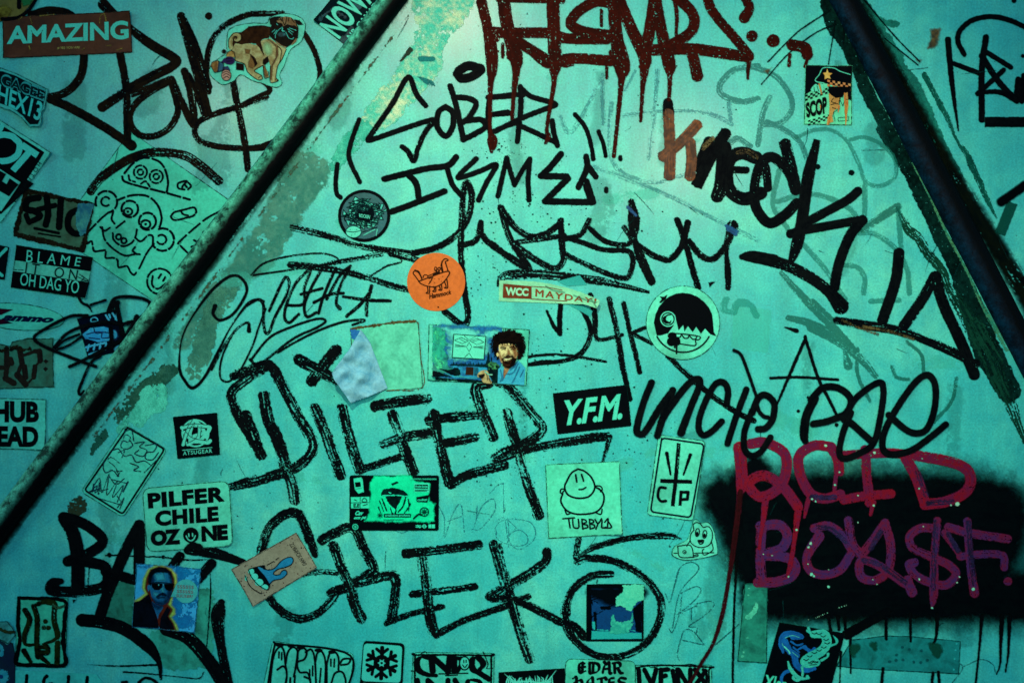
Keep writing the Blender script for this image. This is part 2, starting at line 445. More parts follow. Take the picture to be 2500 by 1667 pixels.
# native grid coordinates
patch('bare_plaster_patch', (132, 158, 138), (84, 120, 104), .00012, "700,390 745,372 800,395 802,440 784,468 755,505 735,545 700,592 688,620 660,660 640,672 600,690 560,735 520,790 490,815 455,850 430,850 430,820 480,745 560,640 640,530", 9, 4, blotch=.44, opacity=.6, aa=8)
patch('bare_plaster_patch', (88, 120, 106), (120, 152, 132), .00014, "520,720 552,700 585,700 572,735 545,770 530,800 520,860 495,915 470,935 452,905 470,850 480,800 500,750", 8, 3, blotch=.47, opacity=.8, aa=3)
patch('bare_plaster_patch', (62, 86, 72), (96, 122, 104), .00013, "425,890 440,905 405,945 380,960 350,970 335,1000 300,1030 285,1040 285,1000 310,960 350,930 390,900", 12, 5, blotch=.46)
patch('bare_plaster_patch', (56, 76, 62), (60, 96, 84), .00013, "240,1060 262,1050 258,1075 235,1100 222,1110 225,1085", 6, 3, blotch=.46)
patch('rusty_scrape', (60, 62, 46), (40, 80, 70), .00013, "170,1225 195,1210 212,1225 208,1245 185,1262 165,1255", 6, 3, blotch=.5)
patch('flaked_paint_patch', (150, 226, 200), (84, 170, 150), .00013, "350,950 395,935 410,960 400,1000 372,1015 345,1040 320,1040 300,1060 285,1050 320,1005", 7, 3, blotch=.42)
patch('flaked_paint_patch', (236, 236, 204), (130, 206, 184), .00013, "1012,-10 1150,-10 1130,60 1082,112 1078,170 1050,210 1020,245 985,275 950,310 915,320 880,295 905,250 930,215 960,180 1000,120 1015,60", 9, 3.5, blotch=.44, cutout=.2)
patch('flaked_paint_patch', (170, 226, 200), (90, 180, 160), .00013, "880,290 915,325 890,350 850,390 820,420 800,400 830,350", 9, 3, blotch=.46)
patch('flaked_paint_patch', (36, 128, 132), (26, 96, 104), .00020, "1024,140 1060,140 1058,150 1026,150", 1, 1.5)
patch('flaked_paint_patch', (36, 128, 132), (26, 96, 104), .00020, "1020,188 1050,195 1062,210 1040,205", 2, 2, cutout=.3)
patch('rusty_scrape', (84, 58, 34), (30, 60, 58), .00018, "1000,118 978,145 982,150 1008,125", 3, 2)
# beside the right rail
patch('dark_primer_strip', (22, 48, 44), (6, 20, 20), .00012, "2005,-10 2060,-10 2085,100 2140,230 2210,360 2240,420 2300,540 2400,740 2440,840 2470,900 2492,960 2460,985 2432,960 2405,915 2375,860 2330,700 2292,610 2225,470 2200,418 2160,352 2138,320 2140,300 2105,238 2060,130 2040,100 2015,60", 4, 2, cutout=.1)
patch('dark_primer_strip', (22, 104, 96), (40, 140, 124), .00012, "2105,-10 2135,30 2150,45 2195,55 2185,68 2160,66 2190,110 2215,165 2240,190 2265,240 2298,320 2330,390 2350,430 2330,430 2290,380 2240,300 2180,170 2120,50", 4, 3, opacity=.85)
Ink('brushed_primer_streak', wall, ink_mat((20, 66, 60), (30, 96, 84), .5), .00016, edge=3, es=6, dry=.35).s(T30, 46, "1420,640 1530,850 1600,980 1690,1190,20 1780,1320,50 1900,1568,50").s(T31, 45, "1800,0 1880,150 1950,300 2030,460,15").build()
Ink('brushed_primer_streak', wall, ink_mat((20, 44, 36), (34, 66, 52), .5), .00017, edge=4, es=6, dry=.42).s(T31, 80, "1190,390,30 1280,560 1370,640 1440,760 1560,900 1640,1080 1760,1250,140 1900,1500,180 2000,1650,170").s(T32, 170, "1870,60 1980,260 2040,420,150 2140,620,110 2240,880,60 2290,1000,40").build()

def rail(label, p0, p1, width, height, band, bc, base_c, worn_c):
    """half round bar fixed along the wall from p0 to p1 (drawing grid)"""
    d = Vector((p1[0] - p0[0], p1[1] - p0[1])); ln = d.length; d /= ln; nrm = Vector((-d.y, d.x))
    if nrm.x < 0: nrm = -nrm
    mx, my = (p0[0] + p1[0]) / 2, (p0[1] + p1[1]) / 2
    root = empty('diagonal_rail', W3(mx, my, 0)); tag(root, label, 'rail', 'slanting rails fixed to the wall')
    bmr = bmesh.new(); rows = []; NS, NA = 280, 26; rnd = random.Random(3); bands = []
    for i in range(NS + 1):
        c = Vector(p0) + d * (ln * i / NS); row = []
        wob = .6 * math.sin(i * .31) + .5 * math.sin(i * .83 + 1)
        for k in range(NA + 1):
            a = math.pi * k / NA; o = -math.cos(a) * (width / 2 + wob * .3); h = max(0.0, math.sin(a)) ** .8 * height
            q = c + nrm * o; row.append(bmr.verts.new(Vector(W3(q.x, q.y, h * PX - .0002)) - root.location)); bands.append(k / NA)
        rows.append(row)
    for i in range(NS):
        for k in range(NA): bmr.faces.new((rows[i][k], rows[i][k + 1], rows[i + 1][k + 1], rows[i + 1][k]))
    bmesh.ops.recalc_face_normals(bmr, faces=bmr.faces[:])
    for f in bmr.faces: f.smooth = True
    me = bpy.data.meshes.new('bar'); bmr.to_mesh(me); bmr.free()
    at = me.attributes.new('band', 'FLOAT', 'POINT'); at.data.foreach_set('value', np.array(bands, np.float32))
    m, N, L, b = nodes("rail_metal")
    an = N.new('ShaderNodeAttribute'); an.attribute_name = 'band'
    n1 = noise(N, L, 70, 6, .7); n2 = noise(N, L, 380, 4, .7); n3 = noise(N, L, 12, 4)
    worn = ramp(N, L, n1, (.40, lin(base_c)[:3]), (.60, lin(worn_c)[:3]))
    worn = mix(N, L, worn, lin((58, 44, 30)), ramp(N, L, noise(N, L, 34, 6, .7), (.62, (0, 0, 0)), (.76, (.5 if bc else .0,) * 3)))
    worn = mix(N, L, worn, lin((20, 70, 120)), ramp(N, L, mathn(N, L, 'ADD', an.outputs['Fac'], mathn(N, L, 'MULTIPLY', n3, .18)), (.13, (bc,) * 3), (.24, (0, 0, 0))))
    worn = mix(N, L, worn, ramp(N, L, n2, (.3, (.55,) * 3), (.65, (1.25,) * 3)), 1.0, 'MULTIPLY')
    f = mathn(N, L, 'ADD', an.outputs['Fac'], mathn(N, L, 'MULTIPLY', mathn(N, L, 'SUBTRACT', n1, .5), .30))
    c = mix(N, L, worn, lin((5, 8, 11)), ramp(N, L, f, (band[0], (0, 0, 0)), (band[1], (1,) * 3)))  # blends across the bar to black: its shaded side put into the colour
    L.new(c, b.inputs['Base Color']); b.inputs['Roughness'].default_value = .5; b.inputs['Specular IOR Level'].default_value = .03
    bump(N, L, b, n1, .6, .002)
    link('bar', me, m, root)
    return root, d, nrm
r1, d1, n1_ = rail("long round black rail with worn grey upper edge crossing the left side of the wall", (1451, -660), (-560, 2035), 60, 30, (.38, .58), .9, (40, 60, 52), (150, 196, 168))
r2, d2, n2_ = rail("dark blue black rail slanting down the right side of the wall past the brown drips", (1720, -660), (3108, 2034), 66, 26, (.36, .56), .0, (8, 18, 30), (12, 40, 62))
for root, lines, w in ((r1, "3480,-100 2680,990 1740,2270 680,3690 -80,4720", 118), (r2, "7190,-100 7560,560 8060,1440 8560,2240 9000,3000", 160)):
    Ink('black_overspray', root, ink_mat((5, 9, 11), (16, 18, 12), .6, .96), .0003, g=2.2, aa=22, edge=4, es=9, fade=1, dry=.12).s((0, 0), w, lines).build()  # soft black strip on the wall: the rail's shadow painted in
Ink('weld_bead', r1, ink_mat((92, 74, 52), (60, 110, 96), .6), .0004, edge=2.6, es=5, lump=5, blotch=.54, aa=3).s((0, 0), 18, "3620,-60 2820,1010 1930,2210 1500,2790 800,3700").build()
Ink('weld_bead', r2, ink_mat((120, 150, 110), (60, 130, 110), .6), .0005, edge=2.2, es=5, dry=.45).s(T31, 22, "1320,0 1420,190 1600,580 1760,880 1900,1180,34 2020,1400,50 2120,1568,50").build()

# ------------------------------------------------------------------ graffiti: each tag is a part of the wall with its own words
BLK = (5, 7, 13)
def graffiti(label, col=BLK, col2=(14, 16, 20), depth=.0003, name='graffiti_tag', opacity=1.0, rough=.4, **kw):
    kw.setdefault('edge', .9); kw.setdefault('es', 5)
    return Ink(name, wall, ink_mat(col, col2, rough, opacity), depth, label=label, **kw)
G = graffiti("black marker writing with a looped W and a big circle, upper left", BLK, (34, 22, 16), .0003, dry=.14)
G.s(T00, 70, "270,130 420,92 590,125 690,250 715,465 690,640 600,760 480,820 390,830")
G.s(T00, 76, "430,845 600,920 850,1060 1050,1190 1120,1240,90", dry=.05)
G.s(T00, 82, "880,40,95 950,110 1110,250,70 1300,390 1470,490 1500,530 1440,580 1300,650 1100,760 870,915", dry=.1)
G.s(T00, 66, "1020,450 1050,600 1070,720 1080,900 1085,1190", dry=.05)
G.s(T00, 58, "1130,800 1280,745 1440,680;1450,680 1500,850 1510,960 1450,1080 1330,1155 1200,1155 1115,1070 1110,960 1180,860 1300,770 1440,695", dry=.2)
G.s(T00, 66, "1460,680 1560,900 1650,1060 1625,800 1570,610;1600,650 1700,850 1740,960", dry=.25)
G.s(T00, 72, "1540,140 1640,500 1720,780 1770,970;1560,180 1660,400 1770,740", dry=.25)
G.s(T00, 52, "1775,780 1755,600 1790,380 1900,230 2100,130 2265,120 2400,118;2265,830 2000,920 1800,980 1680,1050 1660,1140 1720,1210 1900,1255 2200,1262 2330,1235 2370,1190", dry=.3)
G.s(T10, 46, "150,115 260,130 400,190 490,280 580,430 630,600 610,720 500,900;-10,885 120,820 200,780 190,730 140,690;0,1270 150,1240 270,1190 380,1120")
G.s(T00, 58, "1980,680 2020,900 2080,1200 2110,1440", dry=.22).dots(T00, 62, "1775,140 1905,440,36")
G.s(T01, 78, "775,230 850,130 1000,20 1130,-50 1300,-95 1550,-75 1700,10 1860,145", dry=.25)
G.build()

G = graffiti("dark red brown dripping letters with three dots, top of the wall", (68, 16, 12), (46, 13, 11), .0010, rough=.4, pit=.26, edge=1.1, dry=.04)
G.s(T10, 90, "2005,20 2060,250 2090,450,110 2095,600,90 2085,690,55 2078,900,38 2080,1130,34 2100,1200 2090,1290,30")
G.s(T20, 110, "100,-40 130,200 205,480,120 210,600,70 190,800,40 175,1010,32;520,-40 530,300 540,540,115 532,640,60 530,720,42 500,900,36 470,1100,34 485,1160,40 460,1220,30")
G.s(T20, 56, "60,-5 300,0 600,8").s(T20, 92, "15,275 200,282 480,285 640,330 980,335;200,340 340,430 500,530,120 700,500 1010,520").s(T20, 60, "0,330 40,330")
G.s(T20, 90, "1010,25 870,25 730,110 675,210 800,275 1000,300").s(T20, 110, "1040,-30 1060,300 1110,560,140 1105,680,60 1080,950,38 1040,1330,34")
G.s(T20, 100, "1070,-30 1200,270 1300,470,115 1300,590,80 1285,740,42 1268,1030,28;1300,470 1350,230 1390,-30;1390,-20 1450,290 1510,540,110 1516,660,44 1510,850,34")
G.s(T20, 92, "1570,-20 1690,90 1725,190 1680,290 1520,390").s(T20, 36, "1560,20 1575,120 1570,310,26").s(T20, 98, "1330,430 1700,420 2000,460 2180,490,90;1710,470 1730,560 1750,650")
G.s(T20, 82, "1820,-30 1900,130 2080,340 2190,480,90;2150,-30 2192,70 2150,155,95").s(T20, 46, "2190,500 2184,580,34 2178,670,26").s(T30, 96, "290,385 400,410 420,470").s(T30, 30, "272,470 265,560;425,490 402,570")
G.dots(T20, 98, "2215,310").dots(T30, 110, "130,350").s(T20, 28, "95,380 95,490;935,90 935,220;980,560 980,665;1010,440 1015,520")
G.p(T20, "20,430 130,440 180,560 150,520 90,460;580,560 700,500 700,590 610,575;1020,540 1180,560 1120,660 1090,650;1240,560 1360,540 1300,660;1460,550 1580,560 1530,650")
G.build()

G = graffiti("black marker word SOBER with brackets and a dot above it", depth=.0004)
G.s(T10, 78, "1810,610 1880,565 1960,575 2000,595 1930,650 1840,670 1800,630").s(T10, 46, "1530,900 1450,800 1380,660 1250,880 1100,1100 1040,1190 1090,1185 1250,1130 1450,1060 1590,1020;1600,1040 1530,1120 1470,1250 1430,1370 1380,1290 1330,1250", dry=.08)
G.s(T10, 50, "1700,910 1640,960 1630,1080 1700,1160 1760,1080 1760,960 1700,910;1740,735 1790,900 1850,1180;1770,830 1900,840 1960,890 1900,1000 1850,1040;1870,1030 2000,1020 2040,1080 1950,1140 1850,1190")
G.s(T10, 44, "2070,850 2060,1000 2080,1140;2060,830 2265,810 2360,810;2070,980 2250,965;2090,1130 2200,1080 2300,1045").s(T20, 44, "20,830 180,818;10,975 140,955;20,1120 200,1040")
G.s(T20, 46, "245,740 250,900 235,1060 220,1205;260,760 330,820 460,860 545,890 480,920 250,1010 30,1120;230,1065 350,1120 550,1215;515,1030 530,1130 560,1240")
G.s(T10, 40, "965,1020 900,1200 880,1350 970,1550;780,1400 765,1550 775,1650 805,1680").s(T20, 38, "710,975 800,1090 850,1250 865,1355").s(T20, 36, "910,1120 950,1220 972,1330").dots(T20, 38, "1095,1340 1095,1355")
G.build()

G = graffiti("black marker word ISMES in angular capitals under SOBER", depth=.0004)
G.s(T11, 54, "1180,130 1400,75 1550,40 1720,15 1790,-55;1380,90 1450,170 1470,285;1235,410 1400,350 1690,235").s(T11, 46, "1710,30 1760,180 1840,275;1960,-40 1815,100 1840,115 2000,60 2130,10 2050,160 1980,310")
G.s(T21, 44, "55,275 100,80 130,-50 140,0 195,180 260,60 325,-40 310,150 320,310", straight=True).s(T21, 56, "590,-80 500,30 420,105 640,110 650,125 455,320 850,328 805,190", straight=True).s(T21, 52, "805,-60 810,40 740,200;830,30 885,110;808,150 865,325").dots(T21, 38, "975,215 975,235")
G.build()

G = graffiti("dry brushed black handwriting with long swash strokes across the middle", depth=.0005, dry=.36, edge=1.6)
G.s(T11, 60, "400,540 650,600 900,680 1150,730 1400,765", dry=.42).s(T11, 56, "1400,765 1600,720 1750,640 1850,540 1910,400 1920,250 1880,160 1850,250 1840,450 1830,700 1850,1000 1890,1250 1880,1345 1830,1360 1690,1255", dry=.2)
G.s(T11, 58, "1240,765 1450,820 1600,880;380,860 600,880 900,930 1200,1020 1440,1095 1560,1180", dry=.45).s(T11, 46, "600,880 800,830 1150,770", dry=.55)
G.s(T11, 50, "1860,690 1960,650 2000,510;2000,500 2010,600 2100,700 2265,800 2400,900", dry=.15)
G.s(T21, 56, "0,680 150,800 290,885 310,870 180,680 110,500 80,370;80,380 200,540 330,620 450,600 560,530 590,485;590,530 600,700 612,820 540,890 400,830 180,680", dry=.26)
G.s(T21, 46, "190,672 400,642 620,610;620,640 760,600 830,480;830,540 950,650 1100,690 1200,650 1225,480,75 1190,330,60;1190,320 1180,480 1200,620;1130,540 1200,650;650,630 800,680 950,730 1150,740 1200,800 1190,900 1130,975 900,900 640,780", dry=.26)
G.s(T21, 54, "1220,660 1270,800,80 1360,1000,70;1250,700 1400,790 1520,810 1620,690 1670,500;1580,480 1640,640 1700,860 1760,1055;1680,660 1780,780 1880,810 1990,700 2050,530,100", dry=.18).s(T21, 54, "2050,530,95 2000,720,45 2010,900 2015,1050", dry=.3)
G.s(T21, 30, "55,1030 60,970").s(T21, 80, "80,975,50 150,945 400,940 700,970 1000,1010,65 1330,1090,30", dry=.42).p(T21, "1840,1010 1910,1000 1855,1050")
G.build()
Ink('blue_smear', wall, ink_mat((20, 92, 150), (14, 60, 110), .4, .85), .0006, label="blue paint smear on the black handwriting", edge=1.5, dry=.2).s(T21, 30, "2000,530 2090,580;2010,560 2080,600;1160,370 1230,440,20").build()

G = graffiti("thick black marker word KNOCK running down to the right with LA below", depth=.0007, edge=.8, dry=.06)
G.s(T20, 98, "1500,880,85 1505,960", butt=False).s(T20, 120, "1980,1260 1960,1560,130 1920,1670,110").s(T20, 100, "2000,1120 1890,1290 1740,1590", butt=True).s(T20, 95, "1850,1210 1760,1420")
G.s(T21, 110, "2290,250 2150,300 2030,230 2000,100 2030,-40 2130,-90 2250,-50").s(T21, 62, "2060,50 2165,55")
G.s(T30, 88, "320,1620 260,1460 130,1340 40,1380 -10,1500 -30,1700 20,1830 110,1900 230,1830 330,1730", dry=.1).s(T30, 100, "225,1200 285,1440 325,1625", butt=True).s(T20, 70, "2265,1350 2330,1420 2350,1600")
G.s(T30, 100, "505,1190,60 440,1450 410,1620 375,1880 330,2090 280,2230,50", butt=True).s(T31, 78, "850,235 760,310 560,420 410,500").s(T31, 76, "260,600 400,565 700,510 910,472", butt=True).s(T31, 88, "890,480 780,620 690,850 650,1050")
G.s(T21, 100, "2130,790,50 2220,790 2400,820").s(T31, 100, "0,800,95 200,850 400,940 600,1080 720,1230,140", butt=True, dry=.16)
G.s(T31, 94, "1200,760 1170,1000 1060,1330", butt=False).s(T31, 80, "670,1330,60 900,1370 1200,1420 1500,1530 1700,1620 1850,1700", dry=.28).s(T31, 92, "1240,1380 1400,1150 1500,960").s(T31, 98, "1510,960 1580,1200 1720,1500 1840,1790", butt=False)
G.build()
G = graffiti("bronze brown glossy letter K at the start of KNOCK", (130, 64, 28), (40, 22, 14), .0009, edge=1.0, dry=.12, rough=.3)  # bronze tone is the lamp's reflection on black ink, painted as colour
G.s(T20, 96, "1502,960 1510,1100 1520,1300 1512,1520", butt=True).s(T20, 92, "1765,1045 1600,1220 1440,1345", butt=True).s(T20, 90, "1690,1200 1700,1350 1685,1520", butt=True)
G.build()
Ink('ink_shine_streak', wall, ink_mat((120, 96, 60), (40, 34, 26), .35, .8), .0011, dry=.55, edge=.8, label="brown streaks in the KNOCK marker strokes").s(T20, 44, "2100,1300 2180,1290 2250,1340;1800,1260 1880,1180").s(T31, 26, "720,1330 850,1390 1020,1450;900,1385 1100,1420 1320,1490").build()  # brown streaks stand for the lamp's shine on the strokes

G = graffiti("thin black fine line handwriting with looping capitals, left of centre", depth=.0005, edge=.5, dry=.2)
G.s(T01, 26, "1830,1210,40 1815,1280 1880,1330 2000,1260 2100,1080 2050,970 1950,960 1800,1080 1650,1280,16 1560,1450,14 1530,1600,14 1530,1750 1570,1840 1640,1905,28 1740,1815 1850,1610 1960,1394,14 2100,1200 2190,1155 2240,1170", dry=.05)
G.s(T02, 18, "1990,30 1890,250 1875,420 1950,455 2050,350 2150,150 2200,0 2260,-160").s(T01, 22, "2120,1420,40 2110,1350 2020,1400 1900,1560 1800,1750", dry=.3)
G.s(T11, 26, "0,1210 100,1155 150,1200 150,1330 165,1430 200,1430 250,1300 340,1130 370,1010 340,965 290,1050 200,1250;345,1205 490,1190 500,1050 550,900 430,1010 350,1190 330,1300 370,1350 450,1280", dry=.3)
G.s(T11, 26, "650,890 560,1050 500,1200 520,1300 600,1265;470,1110 650,1060;750,920 660,1130 620,1270;580,1180 720,1110 830,1100;890,870 800,950 690,1150;890,870 800,1050 770,1180 800,1230,36", dry=.25)
G.s(T11, 32, "1070,1040 1030,1200 1030,1285;830,1130,24 1050,1160 1230,1165,28;1060,1090 970,1200 860,1295", dry=.2).s(T11, 18, "50,945 150,850 350,790 600,762 740,782 780,830 600,870 400,900 60,948;1240,770 1330,830 1200,870 1070,950", dry=.35)
G.s(T11, 22, "50,1660 200,1480 380,1390 600,1320 680,1335 610,1390 400,1490 120,1700 40,1665,30;270,1605 450,1500 650,1405 850,1340 1010,1330 910,1370", dry=.2)
G.build()
G = graffiti("rough black X mark with wide dry strokes", depth=.0006, edge=2.2, dry=.33)
G.s(T12, 98, "430,260 600,350 790,450", butt=True).s(T12, 104, "780,180 680,300 550,470", butt=True).build()

G = graffiti("wide dry brush black word PILFER with a double line arrow end", depth=.0005, edge=2.6, es=6, dry=.36, pit=.12)
G.s(T02, 88, "2260,330 2110,430 1970,560 2030,750 2130,920 2225,1080", dry=.36).s(T12, 92, "-100,410,80 0,370 150,320 230,345 330,530 450,760 560,940 565,1040 500,1130 350,1220 0,1320 -140,1355,60")
G.s(T12, 92, "0,740 80,950 120,1070").s(T12, 104, "150,560 190,780 270,950 340,1180 400,1350 420,1470", butt=True).s(T12, 98, "590,690 680,900 760,1120 805,1250", butt=False).s(T12, 98, "820,690 870,900 940,1120 970,1200").s(T12, 68, "960,1215 1150,1150 1310,1100")
G.s(T12, 92, "1100,665 1300,630 1540,600;1180,985 1350,930 1550,900").s(T12, 96, "1240,720 1300,880 1360,1050 1430,1240", butt=True)
G.s(T12, 98, "1600,740 1640,950 1700,1200 1740,1320").s(T12, 84, "1560,785 1750,760 2000,735;1650,985 1800,960 1950,930;1750,1325 1900,1245 2200,1165", dry=.32).s(T12, 98, "2060,470 1960,510 2010,700 2100,920")
G.s(T22, 92, "60,470,70 130,490 250,620 380,780 425,840 400,900 280,990 150,1040 40,1100;130,730 180,900 220,1000 260,1200 330,1400 400,1590", dry=.42).s(T22, 78, "60,1115 300,1040 600,980 850,935 990,925", dry=.36).s(T22, 50, "1000,930,50 980,1010,40 950,1130,24", dry=.5)
G.build()
G = graffiti("wide dry brush black word GREK with a big circle at its right end", depth=.0005, edge=2.2, es=6, dry=.32, pit=.12)
G.s(T13, 84, "130,450 200,250 330,135 430,120 480,180 540,330 590,470,60").s(T13, 72, "130,450 110,600 150,740 210,850 320,970 470,1020 620,970 740,850 780,770").s(T13, 46, "500,640 640,620 770,630", dry=.45)
G.s(T13, 86, "650,350 760,290 880,240 950,290 1000,420 1080,570 1060,630 880,740 730,800").s(T13, 92, "740,380 800,550 880,720 930,900 990,1030", dry=.4, butt=True).s(T13, 86, "880,730 1080,680 1260,655 1270,800 1240,1020").s(T13, 52, "1200,1055 1400,980 1560,940 1670,915")
G.s(T13, 78, "1360,465 1600,440 1980,390", dry=.25).s(T13, 92, "1500,500 1530,700 1560,950 1600,1140", dry=.42, butt=True).s(T13, 62, "1420,810 1650,785 1950,745;1620,1155 1800,1060 2000,980 2265,890 2400,830", dry=.28)
G.s(T13, 84, "2110,390 2190,680 2265,900", dry=.4).s(T23, 88, "40,390 110,650 190,950 260,1180 330,1385", dry=.46, butt=True).s(T23, 80, "470,450 460,530 300,650 120,750 -20,830").s(T23, 72, "0,840 200,860 400,950 580,1040 700,1080 785,1170", dry=.25)
G.s(T23, 66, "1010,640 870,650 720,740 650,870 640,1020 690,1170 800,1280 930,1340 1100,1340 1280,1255 1400,1100 1445,930 1410,800 1300,670 1150,575 980,515 800,505 730,530", dry=.3).s(T23, 56, "740,480,40 900,400 1200,330 1500,315,60 1610,340,20;720,500 745,330", dry=.42)
G.s(T23, 36, "700,770 610,900 610,1050 660,1170 760,1280", dry=.55).s(T23, 14, "900,680 897,710")
G.build()

G = graffiti("black marker letters D4K with a looping tail", depth=.0004, dry=.14, edge=1.2)
G.s(T21, 44, "580,1440 580,1300 592,1170").s(T21, 34, "470,1250,20 530,1380 585,1450").s(T21, 44, "720,1180 800,1290 845,1430 800,1560 720,1640 580,1680,36 430,1690 300,1710,30").s(T22, 24, "300,250 450,230 650,235 970,288")
G.s(T21, 50, "840,1120 880,1300 900,1490,40 1110,1455,34;1000,1150 1050,1350 1090,1568 1120,1750 1180,2000,40", dry=.22).s(T21, 44, "1125,1190 1170,1400 1220,1600 1260,1770", dry=.2).s(T21, 34, "1190,1440 1310,1390;1210,1450 1360,1525").s(T22, 48, "1500,240 1680,410 1880,580 2070,710 2230,790", dry=.3)
G.build()
G = graffiti("bold round black marker words UNCLE PEE on the right", depth=.0024, edge=.6)
G.s(T22, 60, "1360,465 1290,640 1235,850 1255,900 1310,875 1430,680 1535,540;1540,530 1460,750 1410,915;1440,800 1500,700 1650,500 1740,435 1770,480 1690,680 1610,890,70").s(T22, 56, "2000,640 2010,540 1980,470 1920,465 1860,540 1780,720 1760,850 1800,910 1870,880 1955,795;2165,525 2080,750 2005,980")
G.s(T22, 58, "2215,720 2265,600 2330,570 2400,640 2390,770 2330,850 2265,860").s(T22, 36, "2250,600 2265,690 2310,750 2350,760").s(T22, 54, "2215,700 2150,880 2150,1030 2210,1085 2290,1050 2370,930")
G.s(T32, 76, "480,600 410,750 390,900 400,960,56").s(T32, 60, "450,610 550,510 680,510 785,600 750,720 600,790 470,815;700,750 780,800 960,960").s(T32, 56, "730,780 830,600 1020,465 1065,530 1040,750 980,980 850,1070 730,1110 690,1050 725,880 790,720")
G.s(T32, 58, "1110,740 1250,860 1350,895 1440,850 1500,680 1505,490 1440,400 1330,470 1180,680 1075,880 1060,1020 1130,1075 1300,1040 1450,940 1595,820").s(T22, 28, "2060,190 2120,230 2180,380 2250,580")
G.build()
graffiti("thin black capital A standing above the word PEE", depth=.0006).s(T32, 28, "165,645,18 270,400 395,115 410,110 510,420 600,600 680,760").s(T32, 24, "110,428 350,420 680,442").dots(T32, 28, "342,708 425,590,24 670,825,34").s(T31, 40, "230,1390,10 330,1420").build()

G = graffiti("soft black spray painted block behind the red letters", BLK, (8, 12, 16), .0003, 'spray_block', aa=34, g=2.0, edge=5, es=4, fade=1, lump=9)
G.s((0, 0), 420, "6300,4290 6900,4260 7600,4255 8250,4290 8500,4330")
G.s((0, 0), 560, "6560,4560 7600,4520 8420,4560").s((0, 0), 620, "6600,4860 7300,4820 8300,4790").s((0, 0), 400, "6480,5060 7400,5080 8360,5060 8800,5090")
G.s((0, 0), 300, "6150,4240 6260,4420 6330,4620 6420,4860").s((0, 0), 260, "6420,4000 6300,4140").s((0, 0), 190, "8500,4300 8640,4420 8560,4700")
G.build()
k = Ink('spray_mist', wall, ink_mat((6, 14, 18), None, .4, .62), .00028, label="thin black spray mist around the block", aa=70, g=2.6, edge=12, es=3, fade=1, lump=14)
k.s((0, 0), 380, "6180,4180 6700,4130 7600,4120 8300,4160 8600,4280").s((0, 0), 300, "6060,4200 6200,4500 6300,4800").s((0, 0), 300, "6500,5200 7500,5220 8700,5200").s((0, 0), 300, "8560,4300 8700,4500 8640,4900").build()
Ink('paint_drip', wall, ink_mat(BLK, (10, 12, 14)), .0007, label="thin black drips running down below the spray block", edge=1.2).s(T33, 26, "1090,980 1090,1190;1295,980 1300,1210,20;1525,980,30 1520,1150 1495,1230,18;1905,1000,34 1880,1300,20 1850,1600,18;2075,1000,44 2065,1220,30 2060,1400,18 2030,1490,10;2140,1010,38 2130,1300,20 2105,1470,14;1065,1440 1050,1600;1490,1480 1475,1600;1535,1470 1545,1600;785,1180 790,1480,14;705,1300 700,1440,12 695,1600,12;600,1000 620,1120;680,1000 690,1110;740,1010 745,1140").s(T23, 20, "2085,520 2065,900 2055,1300 2050,1600").dots(T33, 150, "1330,1640").s(T33, 60, "760,1150,90 1100,960,70").build()
Ink('paint_drip', wall, ink_mat((40, 12, 16), (60, 14, 22)), .0030, label="long dark red drip running down left of the spray block", edge=1.0, pit=.1).s(T23, 46, "2115,-60 2060,380 2020,650,36 1960,980,38 1880,1230,32 1790,1380,30 1680,1568,26 1640,1640,24").build()
G = graffiti("glossy dark red word ACID with drips on the black block", (140, 14, 38), (104, 22, 66), .0012, edge=.8, rough=.34, pit=.16, dry=.10)
G.s(T32, 88, "-60,985 20,972 100,985 220,1060 245,1180 200,1330 100,1415 0,1430 -80,1330 0,1262 100,1270 230,1370 340,1520").s(T22, 110, "2110,1020 2120,1150,100 2130,1330,100 2110,1410,50 2100,1568,40")
G.s(T32, 86, "620,1010 480,1000 355,1080 355,1230 440,1400 560,1450 700,1415;620,1010 680,1120 690,1220").s(T32, 34, "665,1240 650,1380").s(T32, 80, "700,1085 1100,1062 1350,1090;910,1040,90 930,1300 955,1480,95;730,1460 900,1430 1130,1410").s(T32, 92, "1260,1110 1350,1280 1420,1490;1350,1085 1600,1130 1760,1190 1810,1290 1760,1400 1600,1475 1420,1500")
G.s(T33, 40, "65,0,60 45,180,44 25,300,30 12,420,30;340,120,60 310,350,40 275,560 250,655,24;430,0 415,60 395,155,22;975,30,60 970,70 957,135,24")
G.build()
G = graffiti("glossy purple red word BOYS with a dollar sign on the black block", (116, 22, 56), (70, 34, 94), .0011, edge=.8, rough=.34, pit=.16, dry=.14)
G.s(T33, 84, "30,240 20,480 30,700;20,230 180,222 250,310 200,420 60,465;60,480 250,500 320,580 280,660 150,705 0,710").s(T33, 76, "520,320,90 420,480 440,600 560,645 700,600 790,470;480,250 600,230 720,310 795,430;770,185 800,370 870,470;1080,205 980,350 880,475;1080,205 1130,400 1110,600 1000,690 890,670 860,580 900,520 1050,580 1250,720;1275,690,84 1310,790,90")
G.s(T33, 74, "1490,250 1380,250 1290,320 1320,420 1480,495 1620,560 1685,640 1600,730 1450,705 1330,640 1285,560 1330,540").s(T33, 68, "1525,185 1500,500 1495,800,76 1480,915,22;1780,190 1800,500 1840,800,80;1720,490 1900,470 2080,480 2095,580;1590,290 1720,480,50").s(T33, 76, "1620,240 1800,290 2120,340").dots(T33, 72, "2125,700")
G.build()
